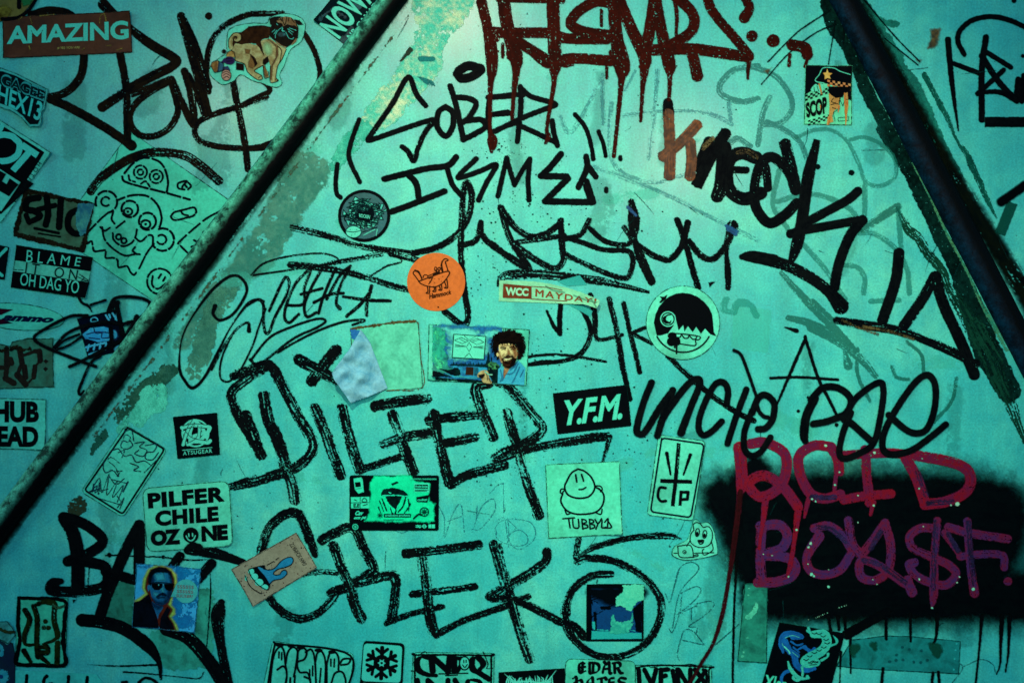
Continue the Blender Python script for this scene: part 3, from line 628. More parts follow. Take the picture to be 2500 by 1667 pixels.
Ink('purple_brush_streak', wall, ink_mat((52, 40, 92), (20, 20, 48), .4, .8), .0013, label="blue purple brush streaks inside the red letters", dry=.5, edge=.8).s(T33, 46, "520,240 620,260 740,360;900,520 1050,570 1250,710;1510,200 1500,480 1490,760;1790,200 1810,480 1840,720;960,420 1040,280;1620,300 1700,440").s(T32, 50, "1360,1230 1430,1420;1450,1490 1650,1480;460,1440 650,1440").build()
Ink('paint_chip', wall, ink_mat((170, 225, 195), (200, 215, 190)), .0015, label="small bare chips in the red letters", edge=1.2, es=2).dots(T33, 14, "448,378,22 430,410,18 455,640,26 475,655,16 600,745,20 1830,765,26 1372,682,16 330,263,18 985,55,16 1695,45,34 1640,52,12 1010,725,10 975,685,8 425,553,8 600,600,8 1405,235,8 1712,662,12 1692,710,10 120,480,9 45,470,9 260,660,14 1480,925,14 850,200,8 690,923,5 712,917,5 735,908,5 750,902,5 490,1010,5 505,1003,5 520,998,5 535,990,5 550,984,5 565,977,5 590,968,5 430,1025,6").dots(T32, 14, "575,1000,22 840,1055,18 990,1060,20 693,1225,14 655,1335,16 850,1425,12 1395,1110,10 1370,1365,12 460,1455,16 490,1475,14").build()

G = graffiti("heavy black marker word BAT with long curved strokes, lower left", depth=.0006, edge=1.0, dry=.05)
G.s(T03, 118, "540,170,90 620,290 660,480 665,760").s(T03, 92, "540,155 700,205 850,310 860,390 720,480 580,530;700,530 880,570 920,680 860,755 680,785 450,780 450,720 520,700,50").p(T03, "600,770 660,760 720,780 625,885").s(T03, 98, "1185,225 1080,420 1000,600 900,850 840,1040;1190,230 1185,480 1185,690").s(T03, 88, "900,620 1150,690").s(T03, 110, "700,1030 850,1045 1050,1100 1250,1240 1350,1380,50 1370,1530,20", dry=.1)
G.s(T03, 116, "1420,1110 1600,1180 1780,1380 1920,1600", dry=.12).s(T03, 112, "1885,880,60 1860,960,120 1855,1050 1880,1250,80 1950,1600,80", dry=.2).s(T03, 100, "1610,425 1800,455 2070,540,60", dry=.12).s(T03, 86, "1800,550 1690,680;1530,490 1470,580")
G.build()
Ink('thin_scratch_line', wall, ink_mat(BLK), .0005, label="thin dark scratch lines under the word BAT", edge=1.2, dry=.3).s(T03, 14, "740,1408,4 1000,1420 1330,1410,18;1050,1470 1200,1480 1500,1510,8 1690,1525 1735,1470,10;900,480 1000,480 1200,490 1390,495 1560,518 1800,520;1790,640,10 1790,850 1760,1250,12;760,570 745,800,10").dots(T03, 40, "930,478 1390,495,34").build()

G = graffiti("black angular letters and an arc at the upper right corner", depth=.0005, edge=1.0)
G.s(T30, 52, "1617,340,52 1650,700,44 1705,1110,14").s(T30, 44, "1755,465 1700,350 1730,250 1850,165 2050,150 2265,230 2400,330;1670,545 1880,625;1950,450 2150,575;2090,600 1870,800;1870,795,34 2050,785 2200,860").s(T30, 54, "1940,320 1905,600 1905,1020;1905,480 2050,700 2200,860;2215,680 2200,860;2265,650 2245,860").s(T30, 86, "1930,1040 2300,1040", butt=True).dots(T30, 34, "2255,480 2180,8,40").build()
Ink('spray_stroke', wall, ink_mat(BLK), .0006, label="soft black spray stroke at the right edge", aa=6, fade=1, edge=1).s(T31, 78, "2070,325 2320,150").dots(T31, 70, "2270,990").build()
Ink('spray_stroke', wall, ink_mat((14, 70, 60), None, .4, .8), .0005, label="dark green translucent stroke at the right edge", edge=1).s(T31, 92, "2165,330 2060,600", butt=True).build()
Ink('thin_marker_line', wall, ink_mat((6, 18, 20)), .0008, label="thin dark lines fanning out from the top of the right rail", edge=.8).s(T30, 12, "85,530 300,310 430,210 620,90;30,720,8 250,470 480,290 660,210;600,550,8 660,180,12;905,0,16 1050,180 1200,350 1375,525;1080,330,8 1360,555").s(T30, 22, "735,250 725,380,10").dots(T30, 40, "510,1420,44 795,1470,48").build()
Ink('rust_stain', wall, ink_mat((140, 92, 40), (70, 40, 20), .6, .8), .0004, label="orange rust stain on the teal paint at the upper right", aa=7, edge=2, lump=4).p(T30, "1470,250 1550,250 1540,330 1500,410 1440,420 1470,330;1350,510 1395,515 1370,540;60,610 120,575 90,630").build()

def ghost(label, col, op, tile_strokes, depth=.00022, dry=.25, **kw):
    op *= .8; dry = min(.6, dry + .14)
    k = Ink('faded_stroke', wall, ink_mat(col, None, .35, op), depth, label=label, edge=1.6, dry=dry, **kw)
    for t, w, p in tile_strokes: k.s(t, w, p)
    k.build()
ghost("faded blue scribble under the brown drips", (16, 120, 140), .55, [(T20, 40, "1410,600 1390,900 1340,1350;1130,985 1400,950 1700,945 1900,985 2040,1060;1220,610 1140,760;950,640 830,880 700,1100 640,1120 590,1000;940,650 950,1050;1020,880 1000,1250 1080,1450 1250,1530;2020,880 2035,1050"), (T21, 42, "880,30 1100,110 1500,270 1900,470 2265,650;1080,60 1250,150 1450,150 1650,90")], dry=.42)
ghost("faded grey ring left of the letters SCOP", (40, 120, 120), .75, [(T20, 52, "2265,565 2180,575 2050,605 1945,720 1965,810 2120,865 2265,840;2010,1230 2090,1180 2200,1240"), (T30, 48, "-100,560 0,585 150,650 270,800 290,940 190,1050 60,1060;0,1230 40,980 100,830;80,1040 200,1090 350,1200 420,1350")], dry=.2)
ghost("faded teal loops around the letter K of KNOCK", (26, 126, 116), .6, [(T30, 36, "330,1170 480,1110 620,1110 760,1200 860,1400 920,1550 1050,1580 1170,1500 1160,1350 1050,1230 900,1170 790,1190"), (T31, 46, "170,320 400,260 600,290 800,400 870,560;870,590 1000,600 1180,730 1270,900 1290,1100;1195,380 1220,740;730,860 850,880 910,980 900,1100;390,690 600,930 740,1150;960,1170 1200,1160;180,60 130,350 260,560;910,150 910,430")], dry=.15)
ghost("dark grey green slanting strokes below the word KNOCK", (30, 104, 92), .75, [(T31, 68, "890,560,60 1010,480 1190,365;200,930,40 400,1150 650,1400 830,1600;470,1180 620,1330;260,1310,50 420,1350 620,1440 800,1568"), (T32, 70, "450,0 700,130 900,290 1000,410,50"), (T32, 32, "1140,330 1180,420 1280,440;850,180 850,400 950,620;1270,120 1390,230 1410,370;740,200 770,320,80;1690,430 1650,620 1500,800")], dry=.15)
ghost("pale blue pencil scrawl letters and rings right of the hooded figure sticker", (10, 90, 120), .75, [(T13, 9, "1640,60 1690,170 1690,330 1760,130 1830,50 1860,290;1720,190 1830,150;1970,60 1960,170;1930,280 2000,80 2100,0 2120,100 2000,250 1925,260;2130,190 2200,170 2235,410;1270,270 1330,290 1380,270"), (T23, 9, "40,330 30,260 80,190 200,175 330,200 375,290 340,370 230,430 150,360 160,300 230,265 300,310 300,380 200,400 60,350 40,270;140,170 150,370;140,180 205,240 200,260"), (T22, 9, "-10,1400 60,1330 100,1325;100,1320 105,1568")], dry=.3)
ghost("grey pencil scrawl down the right of the palm photo", (16, 74, 88), .85, [(T23, 10, "1480,810 1520,870 1590,610 1680,540 1750,560 1750,620 1600,800 1540,1100;1590,620 1540,800;1620,800 1600,970 1540,1130 1510,1100;1610,800 1740,745 1780,790 1690,900 1580,980 1740,910;1700,930 1700,1030;1750,890 1860,870 1890,910 1800,1000 1680,1080 1740,1090;1620,1200 1800,1240;1750,1100 1740,1150;1590,1260 1640,1120 1720,1130 1810,1240;1590,1260 1580,1330 1600,1380;1905,1240,16 2100,1070"), (T33, 9, "1650,1568 1720,1480 1745,1430 1720,1400;1740,1430 1900,1365 2000,1410 2020,1480")], dry=.25)
ghost("faint blue green stains right of the round cartoon sticker", (50, 160, 148), .6, [(T21, 60, "1990,1160 1985,1240 2060,1260 2090,1190 2200,1200 2250,1290")], dry=.1, lump=5)
Ink('pale_patch', wall, ink_mat((140, 222, 200), None, .4, .3), .0002, label="pale square where a sticker was removed", edge=1.5, lump=3).p((0, 0), "6250,2600 6560,2640 6540,3010 6210,2960").build()
# grime, smears, scuffs and scratches in the gloss paint
rg = random.Random(21)
k = Ink('grime_smear', wall, ink_mat((16, 110, 104), (10, 80, 80), .55, .2), .00016, label="dull smears and run marks in the teal paint", aa=14, fade=1, edge=4, es=8, lump=6, blotch=.47); k.g = 2.2
for _ in range(34):
    x, y = rg.uniform(120, 2420), rg.uniform(80, 1560); l = rg.uniform(50, 190); w = rg.uniform(14, 60)
    k.s((0, 0), w * K, "%.0f,%.0f %.0f,%.0f %.0f,%.0f" % tuple(v * K for v in (x, y, x + rg.uniform(-12, 12), y + l / 2, x + rg.uniform(-16, 16), y + l)))
k.build()
k = Ink('pale_scuff', wall, ink_mat((150, 222, 204), (120, 206, 190), .5, .32), .00017, label="pale rubbed scuffs in the teal paint", aa=8, fade=1, edge=3, es=6, lump=5, blotch=.52); k.g = 2.0
for _ in range(30):
    x, y = rg.uniform(120, 2400), rg.uniform(60, 1600); a_ = rg.uniform(-.6, .6); l = rg.uniform(30, 120)
    k.s((0, 0), rg.uniform(12, 44) * K, "%.0f,%.0f %.0f,%.0f" % tuple(v * K for v in (x, y, x + l * math.cos(a_), y + l * math.sin(a_))))
k.build()
k = Ink('scratch', wall, ink_mat((12, 70, 72), (10, 40, 44), .6, .75), .00062, label="fine dark scratches across the wall", edge=.7, dry=.3); k.g = 1.2
for _ in range(60):
    x, y = rg.uniform(60, 2440), rg.uniform(40, 1620); a_ = rg.uniform(0, 3.14); l = rg.uniform(12, 90); b_ = rg.uniform(-6, 6)
    k.s((0, 0), rg.uniform(1.0, 2.4) * K, "%.0f,%.0f %.0f,%.0f %.0f,%.0f,2" % tuple(v * K for v in (x, y, x + l / 2 * math.cos(a_) + b_, y + l / 2 * math.sin(a_), x + l * math.cos(a_), y + l * math.sin(a_))))
k.build()
# fine paint speckles thrown over the middle of the wall
rs = random.Random(11); k = Ink('paint_speckles', wall, ink_mat((8, 30, 32)), .00062, label="fine black paint speckles across the middle of the wall", edge=.5); k.g = 1.2
def speck(cx, cy, sx, sy, n, r0, r1):
    k.dots((0, 0), 1, ' '.join("%.0f,%.0f,%.1f" % ((rs.gauss(cx, sx)) * K, (rs.gauss(cy, sy)) * K, K * (r0 + (r1 - r0) * rs.random() ** 3)) for _ in range(n)))
speck(1320, 520, 90, 60, 110, 1.5, 5); speck(1320, 880, 80, 70, 90, 1.5, 5); speck(1190, 640, 40, 60, 40, 1.5, 4); speck(1240, 1120, 60, 60, 70, 1.3, 4); speck(1560, 1120, 60, 80, 50, 1.5, 4); speck(1230, 370, 40, 15, 40, 1.5, 5); speck(600, 1000, 260, 260, 60, 1.2, 3.5); speck(1400, 250, 300, 160, 60, 1.2, 3.5)
k.build()

# ------------------------------------------------------------------ stickers, upper left
K_ = (8, 10, 16); TEALP = (120, 214, 196)
s = Sticker("mustard cut-out sticker with thick black outlines in the top left corner", T00, "-40,-40 330,-40 250,60 170,150 30,175 -40,205", (128, 104, 48))
s.ink('picture', (60, 40, 16), (150, 120, 50), aa=6, lump=6).p(T00, "-40,60 60,40 120,90 60,160 -40,190").build()
s.ink('picture', (40, 110, 60), aa=5).p(T00, "170,-40 310,-40 260,40 200,60").build()
s.ink('outline', K_).s(T00, 28, "320,-20 250,90 160,150 60,170 20,165").s(T00, 36, "165,-20 165,65").build()
s = Sticker("brown weathered bumper sticker reading AMAZING", T00, "25,152 1110,103 1123,447 38,497", mat=paper_mat((92, 42, 22), (30, 18, 14), .8, .35, 30), depth=.0010, lift=[(1110, 103, 260, .004), (38, 497, 200, .003)])
s.text("AMAZING", "68,228 1096,180 1098,338 62,382", (150, 226, 200), bold=.035, space=1.0)
s.text("# YES YOU ARE", "490,403 684,396 685,418 490,425", (196, 160, 88), 'small_lettering', shear=.2)
s.ink('scuff', (190, 140, 60), (120, 80, 40), edge=1.2, dry=.45, opacity=.8).s(T00, 12, "260,150 275,205;850,200 860,140 890,120 905,180;160,175 190,150;910,395 945,390;250,395 260,425;700,430 720,415;1000,430 1040,415;340,140 460,128").build_each()
s = Sticker("die-cut teal and black sticker with two rows of letters ending in 13", T00, "-40,570 30,590 140,630 260,690 350,735 412,765 400,840 385,930 360,960 362,1040 345,1080 260,1085 200,1010 100,945 -40,900", (96, 190, 180), depth=.0010, lift=[(230, 1030, 330, .006), (-40, 900, 300, .004)])
s.ink('backing', (8, 20, 26)).p(T00, "-40,605 30,612 140,650 260,712 350,755 392,780 382,850 365,930 345,955 345,1030 330,1062 268,1065 210,995 110,920 -40,868").build()
s.text("AGAGEE", "-70,590 392,758 378,868 -78,700", (70, 160, 158), 'outline_lettering', .05)
s.text("AGAGEE", "-60,610 380,775 368,850 -66,690", (12, 30, 36), bold=.02)
s.text("HEX13", "-5,720 376,880 345,1040 -10,868", (96, 206, 196), bold=.02)
s = Sticker("tilted black and white sticker with big letters OT and tiny letters along its edge", T00, "-60,985 440,1305 10,1895 -400,1620", (128, 214, 196), depth=.0009, lift=[(440, 1305, 220, .004)])
s.ink('panel', K_).p(T00, "-60,1020 385,1300 205,1570 -200,1310").build()
s.ink('lettering', (118, 214, 200)).s(T00, 52, "130,1180 170,1230 150,1320 60,1370 -60,1350 -60,1190 20,1150 100,1160 130,1180", straight=False).s(T00, 54, "190,1235 325,1325;262,1285 112,1455", straight=True, butt=True).s(T00, 40, "30,1060 -20,1150", butt=True).build()
s.ink('panel', K_).p(T01, "-60,-40 290,170 10,430 -60,400").p(T01, "-60,-15 185,150 15,405 -60,370", cut=True).p(T01, "0,60 55,90 20,150 60,175 85,125 160,178 80,278 -40,210").build()
s.ink('border', K_).s(T01, 8, "-60,-24 195,158 10,420", straight=True).build()
s.text("H O T F I R E . L A", "362,1398 130,1735 102,1716 332,1378", (10, 30, 34), 'small_lettering', .0)
s = Sticker("weathered brown sticker with the hand lettered word STIC", T01, "215,215 800,340 710,750 120,610", depth=.0009, blob=3, mat=paper_mat((84, 108, 84), (40, 34, 22), .9, .6, 40))
s.ink('border', (14, 12, 12), (40, 30, 20), edge=3, lump=4, pit=.1).s(T01, 36, "225,230 790,350 705,735 130,600 225,230", straight=True).build()
s.ink('lettering', (6, 9, 12), edge=.8).s(T01, 56, "330,290 240,310 225,385 300,405 340,450 250,500,40;400,290 412,420 392,520;520,310 505,540;680,390 600,430 580,530 630,590 700,590").s(T01, 44, "325,390 470,355;225,440 250,500").s(T01, 24, "300,550 500,590").s(T01, 14, "330,592 515,622").build()
s.ink('blue_tear', (28, 110, 140), (120, 170, 160), opacity=.8, edge=2, lump=3).p(T01, "670,340 800,345 735,590 690,620 640,520 640,430").build()
s = Sticker("black and white handmade sticker reading BLAME IT ON OH DAG YO", T01, "150,695 792,797 735,1143 95,1050", depth=.0010, lift=[(735, 1143, 220, .004), (150, 695, 160, .003)])
s.ink('band', K_).p(T01, "150,695 792,797 772,915 125,820;112,912 765,1010 735,1143 95,1050").build()
s.text("B L A M E", "235,733 697,800 680,872 225,835", (140, 224, 200), bold=-.005)
s.text("I T    O N", "228,838 668,905 655,990 215,930", (12, 20, 24), bold=-.002)
s.text("OH DAG YO", "182,928 682,1000 672,1105 172,1032", (140, 224, 200), bold=.0)
s.ink('scribble', (16, 44, 46), edge=.6, dry=.3).s(T01, 7, "680,940 720,970 690,1000 750,990 700,960;660,960 760,1005;120,900 200,905").build()
s = Sticker("half cut off black sticker with pale slanting strokes at the left edge", T01, "-40,685 78,710 40,985 -40,975", (10, 14, 20), depth=.0009)
s.ink('lettering', (110, 208, 190)).s(T01, 26, "-10,790 55,725;-10,925 20,950").build_each()
s = Sticker("clear oval sticker with a slanted dark blue word and a red arrow tail", T01, ring(150, 1300, 400, 112, rot=5), (112, 208, 186), depth=.0008)
s.text("ammo", "30,1285 462,1310 455,1352 10,1335", (8, 20, 54), bold=.06, shear=.3)
s.ink('arrow', (60, 10, 26), (20, 14, 40)).p(T01, "-60,1225 112,1240 10,1285 -60,1275;-60,1325 20,1322 112,1355 -60,1372").build()
s = Sticker("torn brown paper sticker with dark blackletter writing and two diamonds", T02, "-40,130 90,160 110,120 240,95 450,95 456,500 -40,518", depth=.0009, blob=3, mat=paper_mat((78, 124, 104), (50, 44, 32), .9, .7, 26))
s.ink('lettering', (30, 22, 24), (44, 34, 30), nib=-40, edge=.8).s(T02, 54, "-20,340 60,340 50,430 120,470;60,180 60,330;170,180 190,300 150,400 220,480;190,240 300,200 340,200 345,280 300,330 290,420 240,470;210,330 220,420;60,350 100,300 90,270", straight=True).p(T02, "393,265 413,285 393,305 373,285;390,330 412,350 390,370 368,350").build()
s.ink('torn_edge', (16, 16, 16), (60, 44, 24), edge=4, lump=5, pit=.2).s(T02, 34, "-40,190 20,200 60,180;90,180 150,165;170,190 260,180").build()
s = Sticker("plain white rectangular sticker with bold black letters HUB over EAD", T02, "-40,599 393,610 386,1037 -40,1026", (132, 218, 196), depth=.0009, lift=[(386, 1037, 190, .004)])
s.text("HUB", "-50,620 335,627 333,806 -50,804", K_, bold=.05)
s.text("EAD", "-20,834 330,838 330,1013 -20,1010", K_, bold=.05)
s = Sticker("dark blue photo sticker of a car with scribbles drawn across it", T01, "660,1318 1008,1235 1100,1575 752,1655", (4, 10, 30), depth=.0010)
s.ink('car', (60, 150, 210), (120, 196, 226), edge=.8, lump=2).p(T01, "708,1450 770,1395 880,1385 990,1415 1010,1470 950,1500 840,1515 725,1490").build()
s.ink('car_detail', (10, 40, 90), edge=.4).s(T01, 8, "740,1450 830,1430 960,1440;800,1395 820,1440 900,1430;760,1480 850,1490;870,1440 870,1480 930,1478;" + ring(970, 1455, 34, 46) + ";" + ring(805, 1330, 34, 26)).build()
s.ink('lettering', (110, 180, 220), edge=1.2).s(T01, 16, "905,1290 930,1330;930,1280 940,1310;960,1270 1000,1330;1000,1265 985,1320;735,1560 900,1520;745,1590 760,1540;800,1580 810,1530;850,1575 860,1525;900,1570 905,1520;760,1620 860,1590 900,1580").p(T01, "960,1570 1090,1500 1098,1570 990,1600").build_each()
s.ink('driver', (120, 190, 220), edge=.6).s(T01, 8, ring(805, 1330, 30, 24) + ";785,1345 825,1340").build()
s = Sticker("large clear sheet with dashed line drawings of a round eared face", T01, "1110,-274 2025,363 1400,1232 470,600", (106, 214, 186), depth=.00022, name='sticker')
F = s.ink('face_drawing', (6, 12, 20), edge=.5)
DS = (22, 7)
F.s(T01, 20, "1000,310 1120,270 1250,275 1340,350 1375,460 1355,550;" + ring(905, 325, 92, a0=-200, a1=75) + ";" + ring(1105, 385, 70) + ";" + ring(1255, 490, 72) + ";" + ring(1385, 645, 95, a0=-110, a1=150), dash=DS)
F.s(T01, 18, ring(900, 322, 38, a0=50, a1=320) + ";" + ring(1090, 408, 36, 30) + ";" + ring(1240, 515, 40, 34) + ";" + ring(1375, 645, 40, a0=-130, a1=150), dash=(34, 5)).dots(T01, 22, "1088,408 1240,515")
F.s(T01, 18, "1060,490 990,545;960,590 970,650 1040,700 1110,680 1150,630 1165,560;740,590 880,450 960,400 950,470 975,510;1150,630 1200,660 1260,610 1300,620 1300,700;1310,680 1250,760 1185,890;870,540 890,640 960,720 1060,780 1140,770 1190,770;855,540 890,570 935,545;1150,710 1130,740 1165,770;710,650 740,680 780,660 800,740 860,740 900,740 900,800 960,800 1000,820 1010,880 1080,870 1110,920 1140,945 1170,910;" + ring(1010, 622, 22) + ";" + ring(1055, 655, 22), dash=(36, 6)).build()
F = s.ink('small_drawings', (6, 12, 20), edge=.5)
F.s(T01, 20, "1060,80 1130,0 1220,-50 1340,-25 1400,40 1430,150 1420,240;1040,110 1060,150 1180,190 1400,245 1615,305", dash=(36, 6)).s(T01, 17, ring(1195, 72, 56) + ";" + ring(1195, 72, 24) + ";" + ring(1330, 110, 56) + ";" + ring(1330, 110, 24) + ";1095,100 1105,140 1150,155;1200,170 1240,150 1275,195;1340,200 1390,180", dash=(15, 6))
F.s(T01, 18, "1560,150 1515,170 1520,210 1570,220;1560,150 1590,150 1555,190 1550,215;1600,160 1625,190 1600,220;1575,180 1590,200;1480,415 1455,450 1490,480 1570,465;1490,410 1580,388 1650,372 1670,410 1640,445 1580,460;1540,400 1560,430 1600,440", dash=(30, 5)).s(T01, 18, "1620,780 1530,690 1530,660 1700,510 1800,440 1920,385;1830,475 1790,530 1830,560 1780,575 1730,585 1760,625;1650,650 1690,680 1620,710", dash=(36, 6))
F.s(T01, 18, ring(1360, 1000, 108) + ";1300,955 1295,1030 1345,1062 1420,1010;1350,972 1370,940;1388,995 1405,965", dash=(30, 6)).build()
s = Sticker("die-cut sticker of a standing pug dog above some colourful cones", T10, "-41,215 -105,235 -150,275 -161,400 -160,450 -240,510 -300,570 -300,640 -240,700 -190,725 -100,690 -40,640 60,690 150,715 200,735 270,745 310,710 290,640 330,560 380,430 470,360 505,260 500,190 440,140 330,120 210,150 180,200 60,200", (150, 222, 200), depth=.0012, smooth=True, edge=True)
TD = (500, 20, 4.481)
s.ink('body', (196, 182, 136), (150, 118, 76)).p(TD, "275,420 330,390 420,395 480,390 560,410 640,350 720,340 800,400 850,430 895,450 850,560 800,640 780,760 806,800 730,822 715,780 720,640 700,570 645,630 690,700 705,760 660,765 640,630 560,680 545,690 620,740 630,780 580,788 480,715 450,650 430,610 340,580 325,520").build()
s.ink('dark_coat', (30, 14, 12), (66, 34, 20), edge=.8).p(TD, "265,440 275,350 330,280 400,270 480,210 620,198 720,215 722,290 700,335 640,340 612,370 640,470 655,535 600,440 560,395 490,388 400,402 340,388 300,440").build()
s.ink('brown_shading', (124, 80, 40), (90, 50, 28), aa=4).p(TD, "500,510 560,560 572,620 530,665 480,650 480,600 500,560").p(TD, "440,450 500,460 490,505 450,500").p(TD, "690,335 800,420 806,520 745,640 735,790 720,780 726,640 780,540 785,430 700,350").p(TD, "640,640 660,630 690,750 660,760").build()
s.ink('dark_shading', (26, 14, 14), aa=2.5).p(TD, "500,512 545,545 578,610 550,645 540,590").p(TD, "640,570 690,530 705,590 660,628 635,612").p(TD, "345,600 430,615 430,690 345,680").build()
s.ink('chest_highlight', (176, 196, 150), aa=12).p(TD, ring(690, 450, 36, 62, rot=-15)).build()
s.ink('legs_outline', (14, 10, 12)).s(TD, 7, "265,340 275,430 330,520 340,580 430,610 450,650 480,715 580,788 630,780 620,740 545,690 640,630;640,630 655,765 705,760;720,640 715,780 730,822 806,800 780,760 800,640 850,560 895,455;800,420 840,470 830,560 820,600;480,210 620,198 720,215;700,700 695,740;590,770 610,750;770,800 775,780;790,800 798,785").build()
s.ink('tail', (190, 176, 128), (150, 116, 72)).s(TD, 42, "290,440 285,370 320,300 370,300 380,345 345,355").build()
s.ink('tail_line', (20, 12, 12)).s(TD, 7, "265,430 268,350 310,290 360,275 400,300 400,350 360,378 320,360 315,330 340,315 355,335 345,345").build()
s.ink('head', (8, 10, 14), (30, 22, 20)).p(TD, "715,230 740,180 800,112 900,98 990,140 1028,220 1022,330 945,405 895,440 800,392 715,320").p(TD, "708,122 760,100 838,95 800,135 740,195 718,185").p(TD, "980,128 1040,140 1078,188 1025,192 1000,165").build()
s.ink('forehead', (176, 140, 104), (120, 80, 52), aa=2).p(TD, "790,150 830,112 880,100 945,108 990,150 1012,215 975,190 925,168 890,190 862,205 850,172 805,165").p(TD, "905,180 940,165 985,190 960,200").p(TD, "950,405 1000,335 1012,350 1000,375 960,410").p(TD, "775,365 850,415 895,432 885,442 800,400").build()
s.ink('face_lines', (110, 196, 184)).s(TD, 6, "790,180 800,190;775,335 780,290 810,245 840,225;850,215 855,250 880,260;890,270 920,330 960,345 975,330;910,235 970,270;920,260 960,295;770,240 740,270;790,250 760,290;930,225 1000,250").s(TD, 9, "855,230 850,255 870,262").build()
s.ink('nose_pad', (40, 110, 120), (14, 40, 46), aa=4).p(TD, ring(845, 295, 44, 22)).build()
s.ink('wrinkles', (20, 12, 12)).s(TD, 7, "850,105 860,160 875,190;900,105 890,160 880,190;925,110 915,150;830,115 845,150;800,140 840,130;950,120 985,170").build()
s.ink('cone', (202, 150, 84), (120, 70, 30)).p(TD, "72,640 85,600 150,580 160,640 145,700 110,708").p(TD, "245,500 290,470 325,490 335,545 240,535").build()
s.ink('scoop', (22, 86, 116)).p(TD, "155,590 205,610 210,680 145,705").build_each()
s.ink('scoop', (16, 50, 90)).p(TD, "200,650 260,640 285,690 195,700").build()
s.ink('scoop', (52, 34, 84)).p(TD, ring(275, 580, 58, 44)).p(TD, "180,600 225,545 230,600 200,610").build()
s.ink('scoop', (196, 136, 126)).p(TD, ring(240, 740, 52, 60)).build()
s.ink('cone_lines', (16, 10, 16)).s(TD, 6, "72,640 85,600 150,580 160,640 145,700 110,708 72,640;155,590 205,610 210,680 145,705;" + ring(240, 740, 52, 60) + ";200,720 240,700 280,720;205,745 240,725 280,745;210,775 245,755 270,770;240,560 300,555;245,590 310,585;235,530 275,475 320,485 335,545").build()
s.ink('small_lettering', (10, 40, 60)).s(TD, 14, "345,705 435,730", dash=(3, 1.2)).build()
s = Sticker("dark block letter sticker half under the left rail at the top", T10, "583,180 862,395 1250,-60 1150,-300 960,-290", (10, 22, 30), depth=.0010, lift=[(583, 180, 160, .004)])
s.ink('pattern', (28, 90, 100), (14, 44, 60), edge=3, lump=8, opacity=.8, pit=.3).s(T10, 34, "640,160 760,60;830,340 900,250;760,90 850,150;900,30 960,60;680,230 720,270").build()
s.text("NOWA", "625,215 950,-190 1135,-40 800,340", (150, 222, 200), bold=.03)
s.text("NR CANADA", "858,312 1130,-22 1160,2 892,346", (150, 222, 200), 'small_lettering', .03, space=1.15)

# ------------------------------------------------------------------ stickers, middle
s = Sticker("round sticker with a black ring filled with triangle shards and a small planet", T11, ring(1008, 443, 222), (34, 96, 108), depth=.0010, edge=False)
s.ink('ring_border', K_).s(T11, 26, ring(1008, 443, 210), straight=True).build()
rr = random.Random(5); A = s.ink('shards', (150, 216, 196), (110, 190, 180), edge=.3); Bk = s.ink('shard_lines', (6, 20, 30), edge=.3)
for _ in range(120):
    a = rr.random() * 6.283; r = 30 + 130 * rr.random(); x, y = 1008 + r * math.cos(a) * 1.05, 420 + r * math.sin(a) * .8; q = []
    a2 = rr.random() * 6.28
    for t in range(3): a2 += 1.2 + 1.6 * rr.random(); q.append("%.0f,%.0f" % (x + (18 + 34 * rr.random()) * math.cos(a2), y + (12 + 24 * rr.random()) * math.sin(a2)))
    A.p(T11, ' '.join(q)); Bk.s(T11, 5, ' '.join(q + q[:1]), straight=True)
A.build(); Bk.build()
s.ink('dark_figure', (6, 14, 22), edge=1).p(T11, "940,470 960,400 1000,410 1040,400 1075,360 1095,420 1080,480 1040,495 970,480").s(T11, 5, "860,500 840,470 860,430;1130,330 1150,360 1120,380;900,600 1000,580 1120,540").build()
s.text("ROCKIN", "965,425 1060,440 1055,470 968,455", (150, 216, 196), 'small_lettering')
s.ink('planet', (150, 216, 196), edge=.4).p(T11, ring(918, 580, 66, 50)).s(T11, 6, "1000,610 1100,560;1110,610 1120,560").build()
s.ink('planet_lines', (10, 40, 50)).s(T11, 5, ring(918, 580, 66, 50) + ";860,575 920,582 980,570").dots(T11, 5, "890,560 930,600 945,560 900,610").build()
s = Sticker("round orange sticker with a line drawing of a long necked animal carrying a person", T11, ring(1620, 1005, 247, n=60), mat=paper_mat((226, 104, 40), (196, 76, 30), .3, .4, 8), depth=.0011, edge=False)
s.ink('animal', (40, 20, 14)).s(T11, 9, "1470,1000 1495,1022 1550,1042 1620,1045 1690,1000 1722,915 1470,1000;1470,995 1445,960 1425,930 1440,912 1470,925 1490,960 1500,985;1680,925 1668,860 1680,820 1705,808 1722,822 1700,835 1712,880 1722,915;1545,1040 1550,1085 1535,1100 1562,1098 1565,1042;1600,1045 1606,1070 1590,1085 1616,1084 1616,1045;1645,1035 1655,1065 1642,1074 1668,1072 1665,1022;1690,1000 1705,1045 1690,1055 1718,1053 1712,985").s(T11, 10, "1440,905 1470,915 1485,945 1500,975;1672,920 1662,870 1672,830", dash=(3, 2)).s(T11, 3, "1560,1000 1570,1004;1600,1010 1610,1012;1640,980 1650,982;1670,960 1680,960;1600,975 1610,978;1660,1000 1665,1000").build()
s.ink('person', (40, 20, 14)).s(T11, 7, ring(1530, 962, 20, 18, a0=-200, a1=20) + ";1550,955 1600,935 1650,925;1560,975 1585,975 1560,1020;1590,965 1575,1000 1555,1025;" + ring(1616, 895, 10, 16) + ";" + ring(1645, 895, 11, 12)).s(T11, 22, "1600,940 1640,925").s(T11, 12, "1625,930 1620,905;1645,930 1645,905").build()
s.text("Hammock", "1552,1108 1745,1072 1755,1108 1562,1152", (40, 18, 12), bold=.03, shear=.35)
